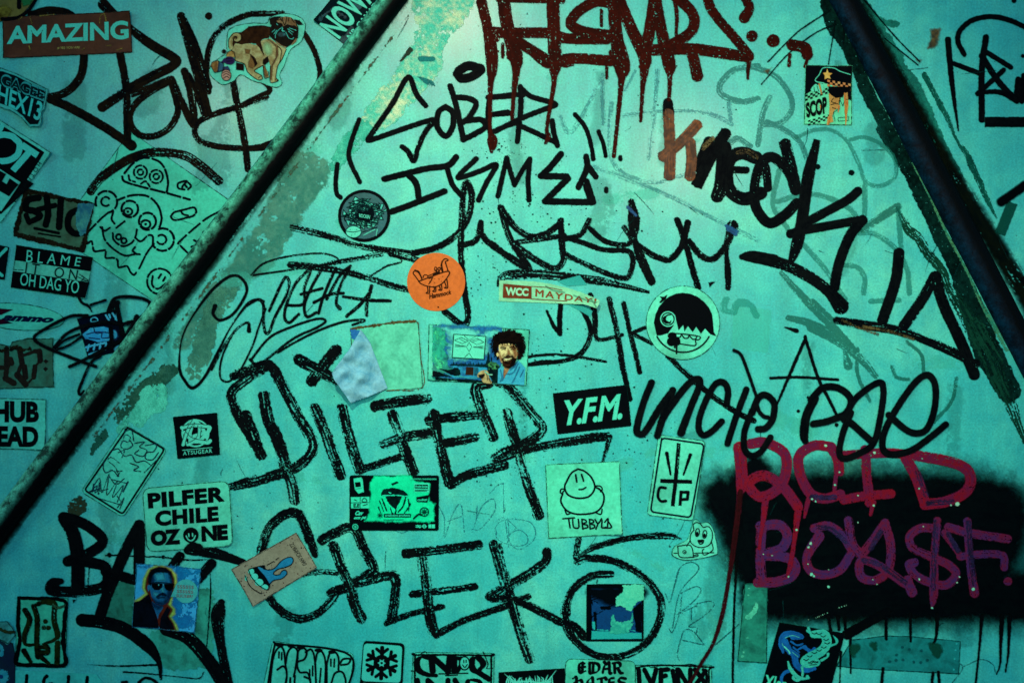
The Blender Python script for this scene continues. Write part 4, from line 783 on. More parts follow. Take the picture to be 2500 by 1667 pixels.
s.ink('small_lettering', (40, 18, 12)).dots(T11, 12, "1638,1219").s(T11, 3, "1652,1218 1712,1213", dash=(2, 1)).build()
def wcc(x, y):
    tx = (x - T21[0]) * K; ty = (y - T21[1]) * K
    t = np.clip((tx - 480) / 420, 0, 1); return .0105 * t * t + .0025 * np.clip((ty - 1150) / 60, 0, 1) * t + .0012 * np.sin(tx / 60) * t
s = Sticker("torn red and white strip sticker reading WCC MAYDAY with its right end curling off", T21, "72,995 340,1002 580,1045 780,1105 915,1170 888,1225 780,1190 600,1185 65,1165", depth=.0010, sheet=False, edge=False)
s.ink('sheet', None, mat=paper_mat((176, 214, 178), (120, 140, 110), .5, .4, 40), edge=.8, g=1.0, dfun=wcc).p(T21, "72,995 340,1002 500,1025 640,1058 780,1105 915,1170 888,1225 780,1192 600,1185 65,1165").build()
s.ink('torn_backing', (70, 176, 176), opacity=.8).p(T21, "560,1000 750,948 812,1030 640,1040;640,1190 760,1195 860,1250 840,1302 760,1255").build_each()
s.ink('brown_block', (140, 58, 26), (110, 46, 22), dfun=wcc).p(T21, "100,1020 340,1042 340,1150 96,1140", False).s(T21, 6, "340,1043 480,1052 600,1075", straight=True).s(T21, 7, "340,1150 500,1160 640,1168", straight=True).build()
s.text("WCC", "120,1048 316,1060 312,1126 118,1118", (190, 222, 190), bold=.05, dfun=wcc)
s.text("MAYDAY!", "375,1062 890,1150 880,1190 372,1128", (136, 60, 28), 'second_lettering', .02, space=1.25, dfun=wcc)
s.ink('fold', (70, 110, 90), opacity=.7, aa=3, dfun=wcc).s(T21, 7, "460,1040 520,1075 620,1095;700,1120 800,1160 890,1180;840,1150 870,1195 885,1222").build()
s = Sticker("round white sticker of a black haired cartoon head with one ringed eye and jagged fringe", T21, ring(1628, 1352, 313, n=60), (150, 224, 198), depth=.0011)
h = s.ink('hair', K_)
h.p(T21, "1405,1460 1380,1350 1395,1280 1425,1215 1470,1160 1510,1130 1570,1105 1628,1098 1690,1106 1750,1130 1805,1172 1850,1225 1875,1280 1882,1340 1890,1430 1912,1466 1862,1450 1815,1400 1780,1445 1740,1385 1710,1430 1670,1380 1640,1425 1630,1370 1590,1415 1570,1330 1560,1280 1545,1380 1500,1440 1440,1458").p(T21, "1428,1128 1465,1132 1495,1112 1482,1150 1440,1185 1425,1180 1448,1150").build()
s.ink('eye', (150, 224, 198)).p(T21, ring(1500, 1320, 66)).build()
s.ink('eye_ring', K_).s(T21, 9, ring(1500, 1320, 52)).p(T21, "1455,1310 1475,1290 1485,1330 1510,1345 1530,1330 1520,1360 1480,1360 1455,1340").s(T21, 10, "1525,1282 1490,1290 1475,1320").build()
f = s.ink('face_line', K_); f.s(T21, 13, ring(1628, 1352, 250, a0=28, a1=152)).s(T21, 10, "1530,1440 1660,1450 1770,1470 1760,1495 1735,1500 1728,1545 1600,1530;1545,1440 1560,1470 1600,1475 1615,1455 1640,1482 1670,1480 1680,1462 1710,1490 1735,1488 1745,1470").build()
s.ink('drip_blob', K_).p(T21, ring(1535, 1462, 38, 30)).p(T21, ring(1530, 1512, 40, 38)).p(T21, ring(1572, 1510, 34, 38)).s(T21, 14, "1575,1540 1572,1612").s(T21, 16, "1560,1530 1558,1560").build()
s = Sticker("remains of a square sticker, pale and mottled with a brown top edge", T12, "890,10 1180,-35 1440,-58 1468,-40 1505,510 1200,535 940,400 905,200", depth=.0009, blob=1.5, mat=paper_mat((152, 208, 182), (70, 140, 122), .8, .6, 60))
s.ink('torn_edge', (70, 54, 34), (110, 96, 60), edge=2.5, lump=3, pit=.15).s(T12, 20, "900,10 1100,-20 1300,-45 1440,-55").s(T12, 8, "1465,-40 1490,250 1503,505 1210,533", dry=.3).build()
s.ink('blue_remnant', (30, 80, 170), (60, 120, 190), edge=1.5).p(T12, "892,15 990,25 930,105 900,90").build()
flap = empty('peeled_flap', W3(875, 900, .004)); tag(flap, "crumpled lavender paper flap hanging off the torn square sticker", "paper flap")
pf = [(985, 15), (1062, 130), (1160, 390), (1208, 515), (1060, 580), (910, 635), (830, 520), (745, 385), (820, 285), (885, 200)]
bmf = bmesh.new(); vm = {}
def inside(x, y):
    c = False
    for i in range(len(pf)):
        (ax, ay), (bx, by) = pf[i], pf[(i + 1) % len(pf)]
        if (ay > y) != (by > y) and x < (bx - ax) * (y - ay) / (by - ay) + ax: c = not c
    return c
def flapv(x, y):
    k_ = (round(x, 2), round(y, 2))
    if k_ not in vm:
        e = max(0, (1.25 * (1115 - x) + .25 * (y - 60)) / 420)          # distance from the edge that still holds
        crease = .0030 * math.sin(x / 31 + y / 55) + .0022 * math.sin(y / 23 - x / 60) + .0030 * abs(((x * .7 + y) / 70) % 2 - 1) - .010 * max(0, 1 - abs((y - 385) + .55 * (x - 745)) / 60) * max(0, 1 - (x - 745) / 190)
        vm[k_] = bmf.verts.new(Vector(W3(T12[0] + x / K, T12[1] + y / K, .0016 + .017 * min(e, 1.4) ** 1.3 + crease * min(1, e * 2))) - flap.location)
    return vm[k_]
from mathutils.geometry import delaunay_2d_cdt
vv = [Vector((x, y)) for i in range(len(pf)) for x, y in [((pf[i][0] * (1 - t) + pf[(i + 1) % len(pf)][0] * t), (pf[i][1] * (1 - t) + pf[(i + 1) % len(pf)][1] * t)) for t in [k_ / 9 for k_ in range(9)]]]
nb = len(vv)
vv += [Vector((x + random.Random(x * y).uniform(-5, 5), y)) for x in range(745, 1210, 14) for y in range(20, 640, 14) if inside(x, y)]
vo, eo, fo, *_ = delaunay_2d_cdt(vv, [(i, (i + 1) % nb) for i in range(nb)], [], 1, 1e-4)
for tri in fo: bmf.faces.new([flapv(vo[i].x, vo[i].y) for i in tri])
bmesh.ops.recalc_face_normals(bmf, faces=bmf.faces[:])
for fc in bmf.faces: fc.smooth = True
me = bpy.data.meshes.new('sheet'); bmf.to_mesh(me); bmf.free(); fl = link('sheet', me, paper_mat((166, 194, 224), (96, 150, 196), .8, .6, 90), flap)
sm = fl.modifiers.new('thickness', 'SOLIDIFY'); sm.thickness = .0004
s = Sticker("landscape photo card of a smiling curly haired bearded man painting a lake", T12, "1560,-28 2413,18 2384,490 2150,476 1592,446 1550,440", (132, 210, 188), depth=.0011, lift=[(2403, 12, 260, .004), (1592, 418, 200, .003)])
TP = (1040, 780, 5.169)
s.ink('sky', (40, 128, 190), (20, 80, 150), aa=2, edge=1).p(TP, "90,75 960,112 945,805 88,722").build()
s.ink('cloud_bank', (156, 214, 204), (100, 186, 200), aa=14, edge=4, lump=10).p(TP, "110,100 250,95 500,105 640,150 780,150 890,150 860,215 780,240 770,400 740,440 340,480 300,420 260,330 330,300 270,190 200,130", True).build()
s.ink('storm_cloud', (20, 86, 160), (40, 130, 190), aa=9, edge=4, lump=6).p(TP, "150,62 400,78 940,110 700,132 520,108 200,88").p(TP, "690,150 770,135 720,180 650,205").p(TP, "245,335 335,345 300,375 250,365").build()
s.ink('trees', (58, 176, 150), (10, 74, 96), edge=5, lump=7, es=3).p(TP, "88,160 150,118 215,150 262,200 240,270 292,285 300,325 255,350 250,400 292,480 300,560 345,600 300,650 220,700 88,712", True).build()
s.ink('tree_light', (120, 220, 160), (50, 160, 130), edge=4, lump=6, es=3, blotch=.5).p(TP, "95,170 150,130 220,170 230,250 180,300 110,260").p(TP, "92,430 140,430 170,500 240,540 230,640 120,620").build()
s.ink('lake', (60, 156, 200), (16, 80, 140), aa=4, edge=2, lump=3).p(TP, "310,580 760,592 945,640 935,770 640,742 340,722 300,650 340,605").build()
s.ink('forest', (6, 18, 28), (14, 44, 48), edge=.9).p(TP, "300,578 " + ' '.join("%d,%d %d,%d" % (306 + k * 21, 560 - (k * 7 % 5) * 8, 316 + k * 21, 572) for k in range(22)) + " 780,606 600,588").p(TP, "745,600 760,520 772,500 778,420 786,398 796,430 802,500 815,540 822,470 832,480 835,560 850,600").build()
s.ink('bank', (6, 14, 22), (20, 50, 46), edge=1.5, lump=2).p(TP, "165,618 290,632 380,605 430,635 438,690 400,708 330,700 240,660", True).p(TP, "88,640 170,665 340,722 88,720").p(TP, "122,728 420,748 905,778 905,803 520,785 125,758").p(TP, "770,610 830,575 925,575 945,640 935,760 900,800 835,780 790,690").build()
s.ink('bank_lights', (110, 196, 190), aa=2).s(TP, 4, "170,625 250,670 330,718;420,705 500,730 640,738;360,715 480,725").s(TP, 5, "150,745 890,792", dash=(2, 3)).build()
s.ink('bushes', (110, 150, 96), (30, 70, 50), edge=4, es=3, lump=4, blotch=.46).p(TP, "765,570 830,525 890,540 920,600 880,640 800,625").build()
s.ink('cabin', (40, 24, 22), (60, 34, 24)).p(TP, "508,596 602,602 598,702 500,696").build()
s.ink('jetty_posts', (10, 24, 34)).s(TP, 6, "615,605 612,700;628,606 626,702;642,608 640,704;656,612 654,690").build()
s.ink('canvas', (156, 224, 200)).p(TP, "352,184 756,213 732,502 332,478").build()
s.ink('canvas_drawing', (6, 16, 26)).s(TP, 9, "352,184 756,213 732,502 332,478 352,184", straight=True).s(TP, 4, "362,262 442,224 536,268 458,304 362,262;415,238 500,285;440,226 535,268;555,270 650,238 732,286 640,316 555,270;580,285 680,250;485,208 545,258 622,218;545,286 578,342 545,404 512,346 545,286;370,314 500,338;370,328 500,339;370,344 500,340;596,346 724,336;596,346 724,352;596,347 724,366;490,474 545,422 584,480", straight=True).build()
s.ink('shirt', (104, 182, 212), (76, 156, 198)).p(TP, "912,625 955,582 1000,640 1060,622 1165,512 1255,610 1240,826 905,803").build()
s.ink('shirt_folds', (44, 116, 166), (20, 80, 130), aa=3.5).s(TP, 9, "1160,560 1110,660 1060,690;940,640 960,720 940,780;1180,600 1120,740 1090,790;1230,640 1190,720;1060,690 1010,690 960,770;985,640 975,730").p(TP, "1150,525 1165,515 1120,600 1060,640").build()
s.ink('neck', (186, 132, 92), (120, 72, 48), aa=3).p(TP, "990,600 1060,600 1030,660 1000,700 988,740 978,690").build()
s.ink('hair', (6, 5, 8), (24, 13, 12), edge=7, es=2.5, lump=3, aa=3).p(TP, "820,330 830,250 880,180 960,140 1040,128 1130,145 1210,200 1250,290 1245,390 1210,470 1160,495 1150,420 1120,330 960,310 920,360 930,480 900,500 850,440", True).build()
s.ink('face', (240, 214, 160), (216, 164, 112), edge=1).p(TP, "922,330 945,290 1010,300 1090,296 1135,340 1152,430 1135,500 1090,560 1010,585 950,540 918,450").p(TP, ring(905, 440, 14, 24)).build()
s.ink('face_tone', (150, 84, 50), (116, 58, 36), aa=6, edge=1.5, opacity=.75).p(TP, "1095,300 1140,350 1154,440 1120,520 1085,540 1110,450 1085,380 1060,340").p(TP, "1035,370 1060,420 1075,440 1040,452 1010,440 1030,420").p(TP, "920,400 945,450 970,490 950,540 925,470").s(TP, 10, "950,340 1000,325 1060,330;980,440 960,470 960,500;1085,440 1105,480 1095,510").build()
s.ink('fringe', (8, 6, 8), edge=2).s(TP, 9, "930,300 945,330;960,285 965,325,4;990,290 985,320,4;1020,290 1030,325,4;1060,290 1070,325,4;1100,300 1110,345,4").p(TP, "925,290 1000,270 1110,290 1140,350 1100,305 1010,300 950,310").build()
s.ink('eyes', (18, 8, 10), aa=2).s(TP, 13, "945,358 975,350 1005,358;1060,352 1100,348 1130,362").s(TP, 10, "955,378 980,372 1002,378;1070,378 1098,372 1122,382").build()
s.ink('beard', (44, 20, 14), (96, 52, 30), edge=2.5, es=2.5, aa=3).p(TP, "955,500 985,478 1040,455 1095,470 1140,490 1120,560 1060,610 1000,608 960,570").p(TP, "975,488 1040,500 1080,478 1075,505 1030,520 990,515", cut=True).build()
s.ink('beard_shade', (12, 8, 10), aa=5, edge=2).p(TP, "1090,490 1140,495 1118,562 1060,608 1010,606 1060,580").s(TP, 12, "990,470 1040,456 1090,470;1000,545 1060,545").build()
s.ink('teeth', (226, 214, 176)).p(TP, "982,488 1040,494 1072,482 1060,500 1025,506 995,502").build()
s.ink('hand', (206, 184, 136), (160, 120, 84)).p(TP, "652,690 690,650 745,636 785,660 795,720 828,800 735,795 705,760 700,720 655,728", True).build()
s.ink('hand_shade', (22, 12, 14), aa=2.5).p(TP, "660,698 735,684 745,700 715,742 680,735").s(TP, 7, "750,650 770,700 775,760;795,740 815,790").build()
s.ink('brush', (170, 210, 190)).s(TP, 12, "745,655 790,690 835,694").build()
s = Sticker("black tilted sticker with pale slanted letters Y.F.M.", T22, "525,560 1150,487 1185,830 565,900", (8, 10, 16), depth=.0010, lift=[(1150, 487, 200, .005)])
s.text("Y.F.M.", "618,618 1108,560 1112,776 612,834", (130, 218, 194), bold=.03, shear=.22, space=.9)
s = Sticker("small white card of a plump smiling egg headed figure above a hand lettered name", T23, "460,-290 1087,-318 1110,297 487,335", (140, 224, 192), depth=.0009, lift=[(1110, 297, 240, .005), (460, -290, 160, .003)])
s.ink('figure', K_).s(T23, 15, "735,-253 680,-220 640,-150 622,-100 650,-35 735,-6 830,-22 878,-95 850,-180 790,-235 735,-253;605,-45 590,20 630,90 700,125 790,130 890,110 945,50 955,-30 920,-80 878,-100").s(T23, 12, "620,-85 592,-82 585,-55 605,-40;620,-75 605,-55;880,-108 920,-110 942,-85 925,-62;890,-95 915,-85;625,95 640,130 665,125;890,118 930,130 940,90").build()
s.ink('face', K_).s(T23, 15, "715,-205 725,-145;765,-207 783,-152").s(T23, 13, "743,-80 775,-82 802,-98").build()
s.ink('lettering', K_, edge=.4).s(T23, 13, "608,168 705,160;655,165 668,245;690,175 696,235 720,248 742,238 738,172;768,172 776,255;768,172 800,180 805,198 775,212 812,222 815,242 776,255;832,172 838,255;832,172 862,180 866,198 840,210 872,222 875,242 838,255;880,175 905,208 935,168;905,208 888,256;940,182 938,242 972,240;962,198 990,168 984,242;955,246 1018,240 990,186").build()
s = Sticker("white upright sticker with a brushed trident mark between letters C and P", T22, "1420,908 1820,963 1715,1640 1322,1590", (146, 224, 198), depth=.0009, r=40)
s.ink('border', (8, 14, 34)).s(T22, 14, ' '.join("%.1f,%.1f" % v for v in rounded([(1447, 935), (1808, 988), (1693, 1612), (1352, 1562)], 36) + [(1447, 940)]), straight=True).build()
s.ink('trident', K_, dry=.15, edge=.6).s(T22, 33, "1592,980 1565,1300 1540,1515;1435,1300 1705,1308", straight=True, butt=True).s(T22, 30, "1490,1065 1522,1245,16;1690,1080 1632,1248,14").build()
s.ink('lettering', K_, dry=.2).s(T22, 24, "1478,1360 1430,1360 1415,1430 1440,1472 1482,1470").s(T22, 26, "1612,1390 1602,1510;1600,1395 1672,1395 1665,1455 1610,1458", straight=True, butt=True).build()
s = Sticker("small die-cut sticker of a grinning big eyed blob typing on a laptop", T23, "1720,180 1700,240 1672,330 1640,360 1560,400 1535,450 1550,490 1650,520 1780,505 1900,475 1922,450 1905,330 1880,250 1840,200 1780,205 1750,178", (150, 222, 198), depth=.0014, smooth=True)
s.ink('creature', K_).s(T23, 8, "1720,265 1715,220 1740,200 1775,212 1800,240 1845,235 1875,280 1875,340 1850,390 1790,412 1730,400 1690,360 1695,300 1720,265;1690,350 1660,400;1872,370 1882,430 1830,470 1800,472 1792,440 1805,425;1725,460 1890,456;1550,460 1580,460;" + ring(1750, 285, 17, 34, rot=8) + ";" + ring(1812, 300, 17, 34, rot=8)).s(T23, 10, "1755,352 1800,350 1795,375 1770,382 1755,352").p(T23, ring(1748, 296, 12, 18)).p(T23, ring(1810, 310, 12, 18)).p(T23, "1755,352 1800,350 1795,370 1768,372").build()
s.ink('laptop', K_).s(T23, 8, "1582,400 1690,396 1716,485 1700,495 1600,490 1582,400;1716,480 1752,472 1750,485 1700,495").s(T23, 6, ring(1640, 450, 14)).dots(T23, 10, "1642,452").build()

# ------------------------------------------------------------------ stickers, lower left
s = Sticker("black square sticker with an interlaced ring emblem over a spaced line of small capitals", T02, "1480,760 1845,725 1870,1075 1515,1110", (6, 9, 15), depth=.0010, lift=[(1480, 760, 140, .003)])
e1 = s.ink('emblem', (150, 222, 200), edge=.3)
e1.s(T02, 13, ring(1665, 895, 112), dash=(2.2, 1.4)).s(T02, 30, "1560,990 1600,870 1650,790 1720,850 1760,930;1550,850 1650,830 1770,840 1780,870 1700,960 1620,960;1570,890 1640,950 1760,975 1790,960;1640,810 1620,920 1720,900;1700,830 1690,930 1600,990").build()
s.ink('emblem_gaps', (6, 9, 15)).s(T02, 4, "1575,985 1615,870 1655,805;1545,990 1585,870 1640,780;1560,865 1650,845 1765,855;1555,835 1650,815 1770,825;1580,880 1640,935 1760,960;1655,815 1635,930;1685,830 1675,930 1590,985;1715,840 1705,940").build()
s.ink('rule_line', (150, 222, 200)).s(T02, 5, "1555,1040 1805,1016", straight=True).build()
s.text("ATSUGEAR", "1560,1050 1805,1027 1808,1060 1560,1083", (150, 222, 200), bold=.01, space=1.2)
s = Sticker("tilted white rounded sticker with faint sketched bubble letters inside a black frame", T02, "1070,825 1425,1035 1050,1612 690,1392", (126, 216, 192), depth=.0010, r=50)
s.ink('border', K_).s(T02, 15, ' '.join("%.1f,%.1f" % v for v in rounded([(1082, 845), (1402, 1032), (1045, 1582), (722, 1378)], 28) + [(1088, 848)]), straight=True).build()
s.ink('sketch', (18, 70, 92), (10, 24, 34), edge=.7, dry=.3).s(T02, 10, "1060,880 1120,870 1140,960;1040,960 1070,910 1110,930 1090,970 1050,960 1030,1010 1080,1030 1130,1000 1110,960;1150,980 1230,970 1190,1010 1250,1040 1220,1090 1150,1070 1180,1040;1240,1000 1330,990 1310,1050 1250,1060 1240,1110 1300,1120 1350,1060;960,1040 1010,1030 1060,1090 1120,1080 1160,1140 1230,1130 1290,1170;970,1020 930,1070 880,1160 900,1230 960,1210 1010,1260 980,1180 920,1130 950,1100 1020,1150;990,1220 1040,1215;1000,1260 1020,1230;1110,1150 1180,1180 1140,1210 1200,1220;1230,1230 1330,1130;1010,1060 1060,1040 1040,1100").s(T02, 8, "800,1340 850,1280 870,1400 930,1240 910,1420 1000,1300 960,1440 1050,1340 1000,1480;830,1390 920,1370;770,1390 830,1340 810,1400 860,1360;960,1290 1080,1320;850,1450 950,1480 1040,1500 1000,1430;1000,1530 1060,1440 1020,1540;930,1260 990,1330 1060,1280").s(T02, 14, "800,1330 790,1390;760,1395 840,1370;850,1320 840,1410;1090,1310 1050,1390").build()
s = Sticker("white rounded sticker reading PILFER CHILE OZONE with a smiling face for an O", T03, "1213,-88 1948,-153 1985,395 1255,450", (146, 220, 192), depth=.0010, r=75, lift=[(1985, 395, 260, .004)])
s.text("PILFER", "1255,-48 1912,-106 1916,22 1264,82", K_, bold=.055, space=1.1)
s.text("CHILE", "1320,102 1858,60 1864,190 1325,235", K_, 'second_lettering', .055, space=1.1)
s.text("OZ", "1282,270 1535,250 1542,385 1285,402", K_, 'third_lettering', .07)
s.text("NE", "1714,232 1938,214 1945,345 1718,363", K_, 'third_lettering', .07)
s.ink('smiling_face', K_).p(T03, ring(1626, 307, 66)).build()
s.ink('smile', (146, 220, 192)).s(T03, 10, "1588,315 1600,340 1626,355 1650,342 1665,312;1608,295 1610,318;1640,293 1642,316").build()
s = Sticker("black and mint green card of a hooded figure surrounded by small logos", T13, "885,-198 1643,-198 1640,268 885,268", (5, 8, 14), depth=.0010, r=20)
s.ink('mint_ground', (20, 240, 180), (0, 214, 160), edge=2, lump=5, aa=5).p(T13, "1100,-192 1400,-192 1440,-150 1560,-120 1562,20 1620,40 1600,110 1605,192 1008,192 1050,130 1052,30 1075,-40 1060,-130").build()
s.ink('panel', (90, 226, 190)).p(T13, "895,-15 1052,-18 1052,80 897,80;1432,-135 1562,-135 1562,-55 1432,-60").build()
s.ink('hooded_figure', (5, 10, 14), (10, 40, 40), edge=1.2).p(T13, "1150,-48 1175,-80 1250,-95 1340,-75 1380,-40 1375,-18 1320,-30 1200,-25 1155,-25").p(T13, "1188,-20 1330,-28 1310,30 1275,90 1240,60 1205,20").s(T13, 10, "1140,20 1175,110,3;1160,0 1200,100;1360,-10 1340,60 1300,110;1380,0 1390,60 1350,120;1230,80 1250,130;1290,70 1270,130;1130,70 1150,120,3;1400,40 1385,100,4").p(T13, "1240,-130 1290,-150 1300,-135 1250,-115").build()
s.ink('face_shine', (60, 230, 190), edge=.8).s(T13, 7, "1165,-28 1270,-32 1375,-22;1220,-55 1235,-48;1200,40 1225,80;1300,50 1285,90").build()
s.ink('device', (90, 226, 190)).p(T13, "918,-172 985,-183 1000,-60 960,-45 930,-80").s(T13, 8, "990,-170 1002,-60", dash=(3, 2)).build()
s.ink('device_screen', (5, 10, 14)).p(T13, "930,-140 975,-145 980,-105 935,-100").s(T13, 3, "935,-85 985,-90").build()
s.ink('black_label', (5, 10, 14)).p(T13, "1440,-122 1550,-122 1550,-88 1440,-90;1452,-15 1562,-35 1545,30 1455,25;1178,126 1405,126 1405,156 1178,156").s(T13, 4, "1440,-76 1555,-76;1440,-68 1540,-68;975,-15 975,80;897,32 1052,30").s(T13, 6, "990,10 1010,-8 1030,10 1025,24 995,24 990,10;1000,55 1035,45;925,5 945,15").build()
s.text("E.E", "918,40 970,40 968,72 918,72", (5, 10, 14), 'small_lettering', .03)
s.text("Profits Series", "1445,-116 1547,-116 1547,-96 1445,-96", (90, 226, 190), 'small_lettering', .03)
s.text("CavEmpt", "1462,2 1545,-6 1545,18 1462,22", (90, 226, 190), 'small_lettering', .04, shear=.2)
s.text("prediction products", "1188,130 1398,130 1398,152 1188,152", (90, 226, 190), 'small_lettering', .03)
s.text("www.cavempt.com", "1172,170 1340,170 1340,186 1172,186", (5, 20, 20), 'small_lettering', .0)
s.text("AND CONTROL YOUR EMULATION", "1395,-176 1622,-174 1622,-162 1395,-164", (90, 226, 190), 'small_lettering', .02)
s.text("Cav", "938,100 1005,100 1000,138 930,138", (90, 226, 190), 'small_lettering', .05, shear=.3)
s.text("em pt", "925,150 1030,146 1025,178 918,178", (90, 226, 190), 'small_lettering', .05, shear=.3)
s.ink('badge', (90, 226, 190)).s(T13, 6, ring(934, 236, 22)).s(T13, 7, "1450,226 1490,226;1450,238 1490,238;1462,220 1480,244;" + ring(1520, 232, 13)).s(T13, 5, "1500,232 1540,232").p(T13, "1555,215 1580,215 1580,247 1555,247;1584,215 1610,215 1610,247 1584,247").build()
s.text("18", "924,224 944,224 944,248 924,248", (90, 226, 190), 'small_lettering', .03)
s.ink('wheel', (5, 10, 14)).s(T13, 8, ring(1520, 108, 36)).s(T13, 5, ring(1520, 108, 14) + ";1520,80 1520,136;1492,108 1548,108;1500,88 1540,128;1540,88 1500,128;" + ring(1143, 138, 8) + ";1120,138 1166,138;1143,115 1143,160;1126,122 1160,154;1160,122 1126,154").s(T13, 14, "1430,165 1470,130 1500,135").build()
s = Sticker("grey speckled card of a toothy mouth with a blue forked tongue", T13, "430,290 605,580 70,905 -118,600", mat=paper_mat((150, 138, 126), (110, 92, 84), .5, .6, 30), depth=.0012, lift=[(70, 905, 240, .005), (605, 580, 160, .003)])
rs2 = random.Random(2); dd = s.ink('speckles', (96, 24, 20), (40, 20, 20), edge=.5)
for _ in range(90):
    a, b_ = rs2.random(), rs2.random(); x = 430 + 175 * a - 540 * b_; y = 290 + 290 * a + 310 * b_
    dd.dots(T13, 1, "%.0f,%.0f,%.1f" % (x, y, 3 + 8 * rs2.random() ** 3))
dd.build()
s.ink('mouth', (8, 12, 18)).p(T13, "25,600 60,585 160,565 175,600 215,700 190,772 110,730 50,660").build()
s.ink('teeth', (130, 222, 206)).p(T13, ring(48, 615, 26, 26)).p(T13, ring(75, 660, 32, 28)).p(T13, ring(115, 708, 36, 30)).p(T13, ring(165, 748, 28, 22)).p(T13, "-5,640 10,665 20,700 -5,690").build()
s.ink('tongue', (44, 120, 170), (60, 140, 190)).p(T13, "105,580 150,590 200,602 250,585 300,530 350,500 390,495 406,520 390,555 340,580 280,595 240,625 250,645 290,640 310,612 340,605 352,635 310,675 240,692 210,720 170,660", True).build()
s.ink('mouth_outline', K_).s(T13, 7, "25,600 60,585 160,565 150,590 200,602 250,585 300,530 350,500 390,495 406,520 390,555 340,580 280,595 240,625 250,645 290,640 310,612 340,605 352,635 310,675 240,692 210,720 190,772 110,730 50,660 25,600;-5,650 40,740 110,790 140,800 135,780,3;185,560 240,530;260,515 280,500").build()
s.text("DAN SCHMATZ", "492,570 372,385 402,365 522,550", (16, 14, 16), bold=.0, shear=.15)
s = Sticker("hand drawn doodle sticker in a wavy black frame with three dots", T03, "150,830 580,845 558,1432 132,1420", (112, 206, 166), depth=.0009)
s.ink('frame', (6, 9, 12), edge=1.2, lump=2).s(T03, 34, "165,842 300,845 480,850 565,885 555,1000 548,1100 540,1200 550,1300 548,1410 350,1412 150,1402 155,1300 172,1200 158,1080 160,950 165,842").build()
s.ink('doodle', (7, 9, 8), (44, 48, 18), edge=1, dry=.1).s(T03, 48, "215,945 255,1030 215,1150 222,1235,30 330,1235,26;290,915 320,1020 315,1200 325,1340;470,900 462,1030 492,1150 470,1195,30 370,1235,26;290,910,26 380,872 460,885;205,1290 265,1385,30;340,1260,30 400,1260 405,1305 330,1315 420,1400,30;492,1225 488,1390").dots(T03, 40, "390,1040 375,1092 415,1095").build()
s.ink('torn_spot', (90, 110, 70), (30, 60, 50), edge=3, lump=4, pit=.2).p(T03, "450,880 500,910 560,890 545,930 480,945 445,920").build()
s = Sticker("photo sticker of a man in dark sunglasses and a dark jacket with a speech bubble", T03, "1170,550 1708,598 1660,1130 1128,1085", mat=paper_mat((92, 176, 232), (70, 150, 214), .6, .45, 60), depth=.0011, lift=[(1660, 1130, 260, .005), (1170, 550, 160, .003)])
TM = (310, 1360, 4.48)
s.ink('backdrop_mottle', (24, 104, 170), (30, 130, 190), aa=8, edge=4, lump=8, blotch=.52).p(TM, "130,80 805,135 740,800 420,775 530,130 120,100").build()
s.ink('yellow_glow', (206, 206, 96), (170, 190, 90), aa=6).p(TM, "86,470 150,430 200,390 168,330 182,230 232,130 300,90 400,92 490,125 545,190 550,270 522,340 502,430 488,520 528,560 528,620 488,650 548,730 568,790 500,786 90,480").build()
s.ink('red_glow', (112, 34, 18), (80, 22, 16), aa=5).p(TM, "82,486 140,476 232,398 200,335 218,220 262,132 350,97 430,107 490,152 521,235 520,335 486,430 452,510 500,560 498,585 462,640 512,715 540,788 400,778 85,600").build()
s.ink('jacket', (4, 6, 12), (10, 14, 26)).p(TM, "80,492 150,470 245,400 272,478 302,560 340,680 352,770 62,752").p(TM, "360,772 372,660 445,535 480,570 446,640 500,720 522,786").build()
s.ink('face', (46, 116, 160), (28, 84, 132)).p(TM, "265,200 320,150 430,150 488,195 502,300 490,400 452,480 392,522 322,500 272,430 252,345 238,372 226,340 228,305 250,292").p(TM, "275,470 330,515 392,528 402,545 352,620 342,668 302,560").build()
s.ink('face_tone', (10, 34, 66), (16, 48, 84), aa=8, edge=1.5).p(TM, "455,360 500,330 490,400 452,482 392,524 322,502 280,440 330,480 400,490 440,440").p(TM, "280,490 330,520 395,532 350,560 300,540").p(TM, "255,200 290,170 300,270 262,290").p(TM, "470,190 495,230 500,290 480,270").s(TM, 14, "340,430 370,405 425,412").build()
s.ink('face_light', (86, 160, 184), aa=8).p(TM, "310,180 400,172 420,240 330,250").p(TM, "380,330 402,330 410,375 390,385").p(TM, "300,380 345,390 330,420 300,410").build()
s.ink('hair', (4, 8, 16), (10, 22, 36), edge=1.5, aa=3).p(TM, "238,285 240,190 275,130 350,104 430,112 485,160 502,260 490,215 455,172 400,158 330,162 285,190 268,240 262,300").build()
s.ink('sunglasses', (3, 4, 9)).p(TM, "274,284 330,278 392,282 388,322 355,352 305,350 278,320").p(TM, "412,286 470,284 516,292 504,340 474,364 434,350 414,322").s(TM, 9, "262,280 330,270 420,274 520,288").build()
s.ink('lens_glint', (150, 200, 210)).dots(TM, 12, "352,296").s(TM, 5, "400,290 406,300").build()
s.ink('mouth', (8, 22, 44), aa=3).s(TM, 16, "335,424 380,398 425,408").s(TM, 10, "350,440 390,432 420,436").p(TM, "370,388 395,378 425,392 410,402").build()
s.ink('speech_bubble', (130, 200, 196), (100, 180, 184), opacity=.9).p(TM, ring(650, 365, 128, 130)).p(TM, "530,325 484,426 565,430").build()
for q_, t_ in (("556,296 736,306 733,340 553,332", "SSSSSS"), ("553,347 730,358 728,390 550,382", "SSSSSS"), ("548,396 726,406 723,436 545,430", "SUCKER!")):
    s.text(t_, q_, (150, 70, 84), bold=.0, space=1.1, tile=TM)
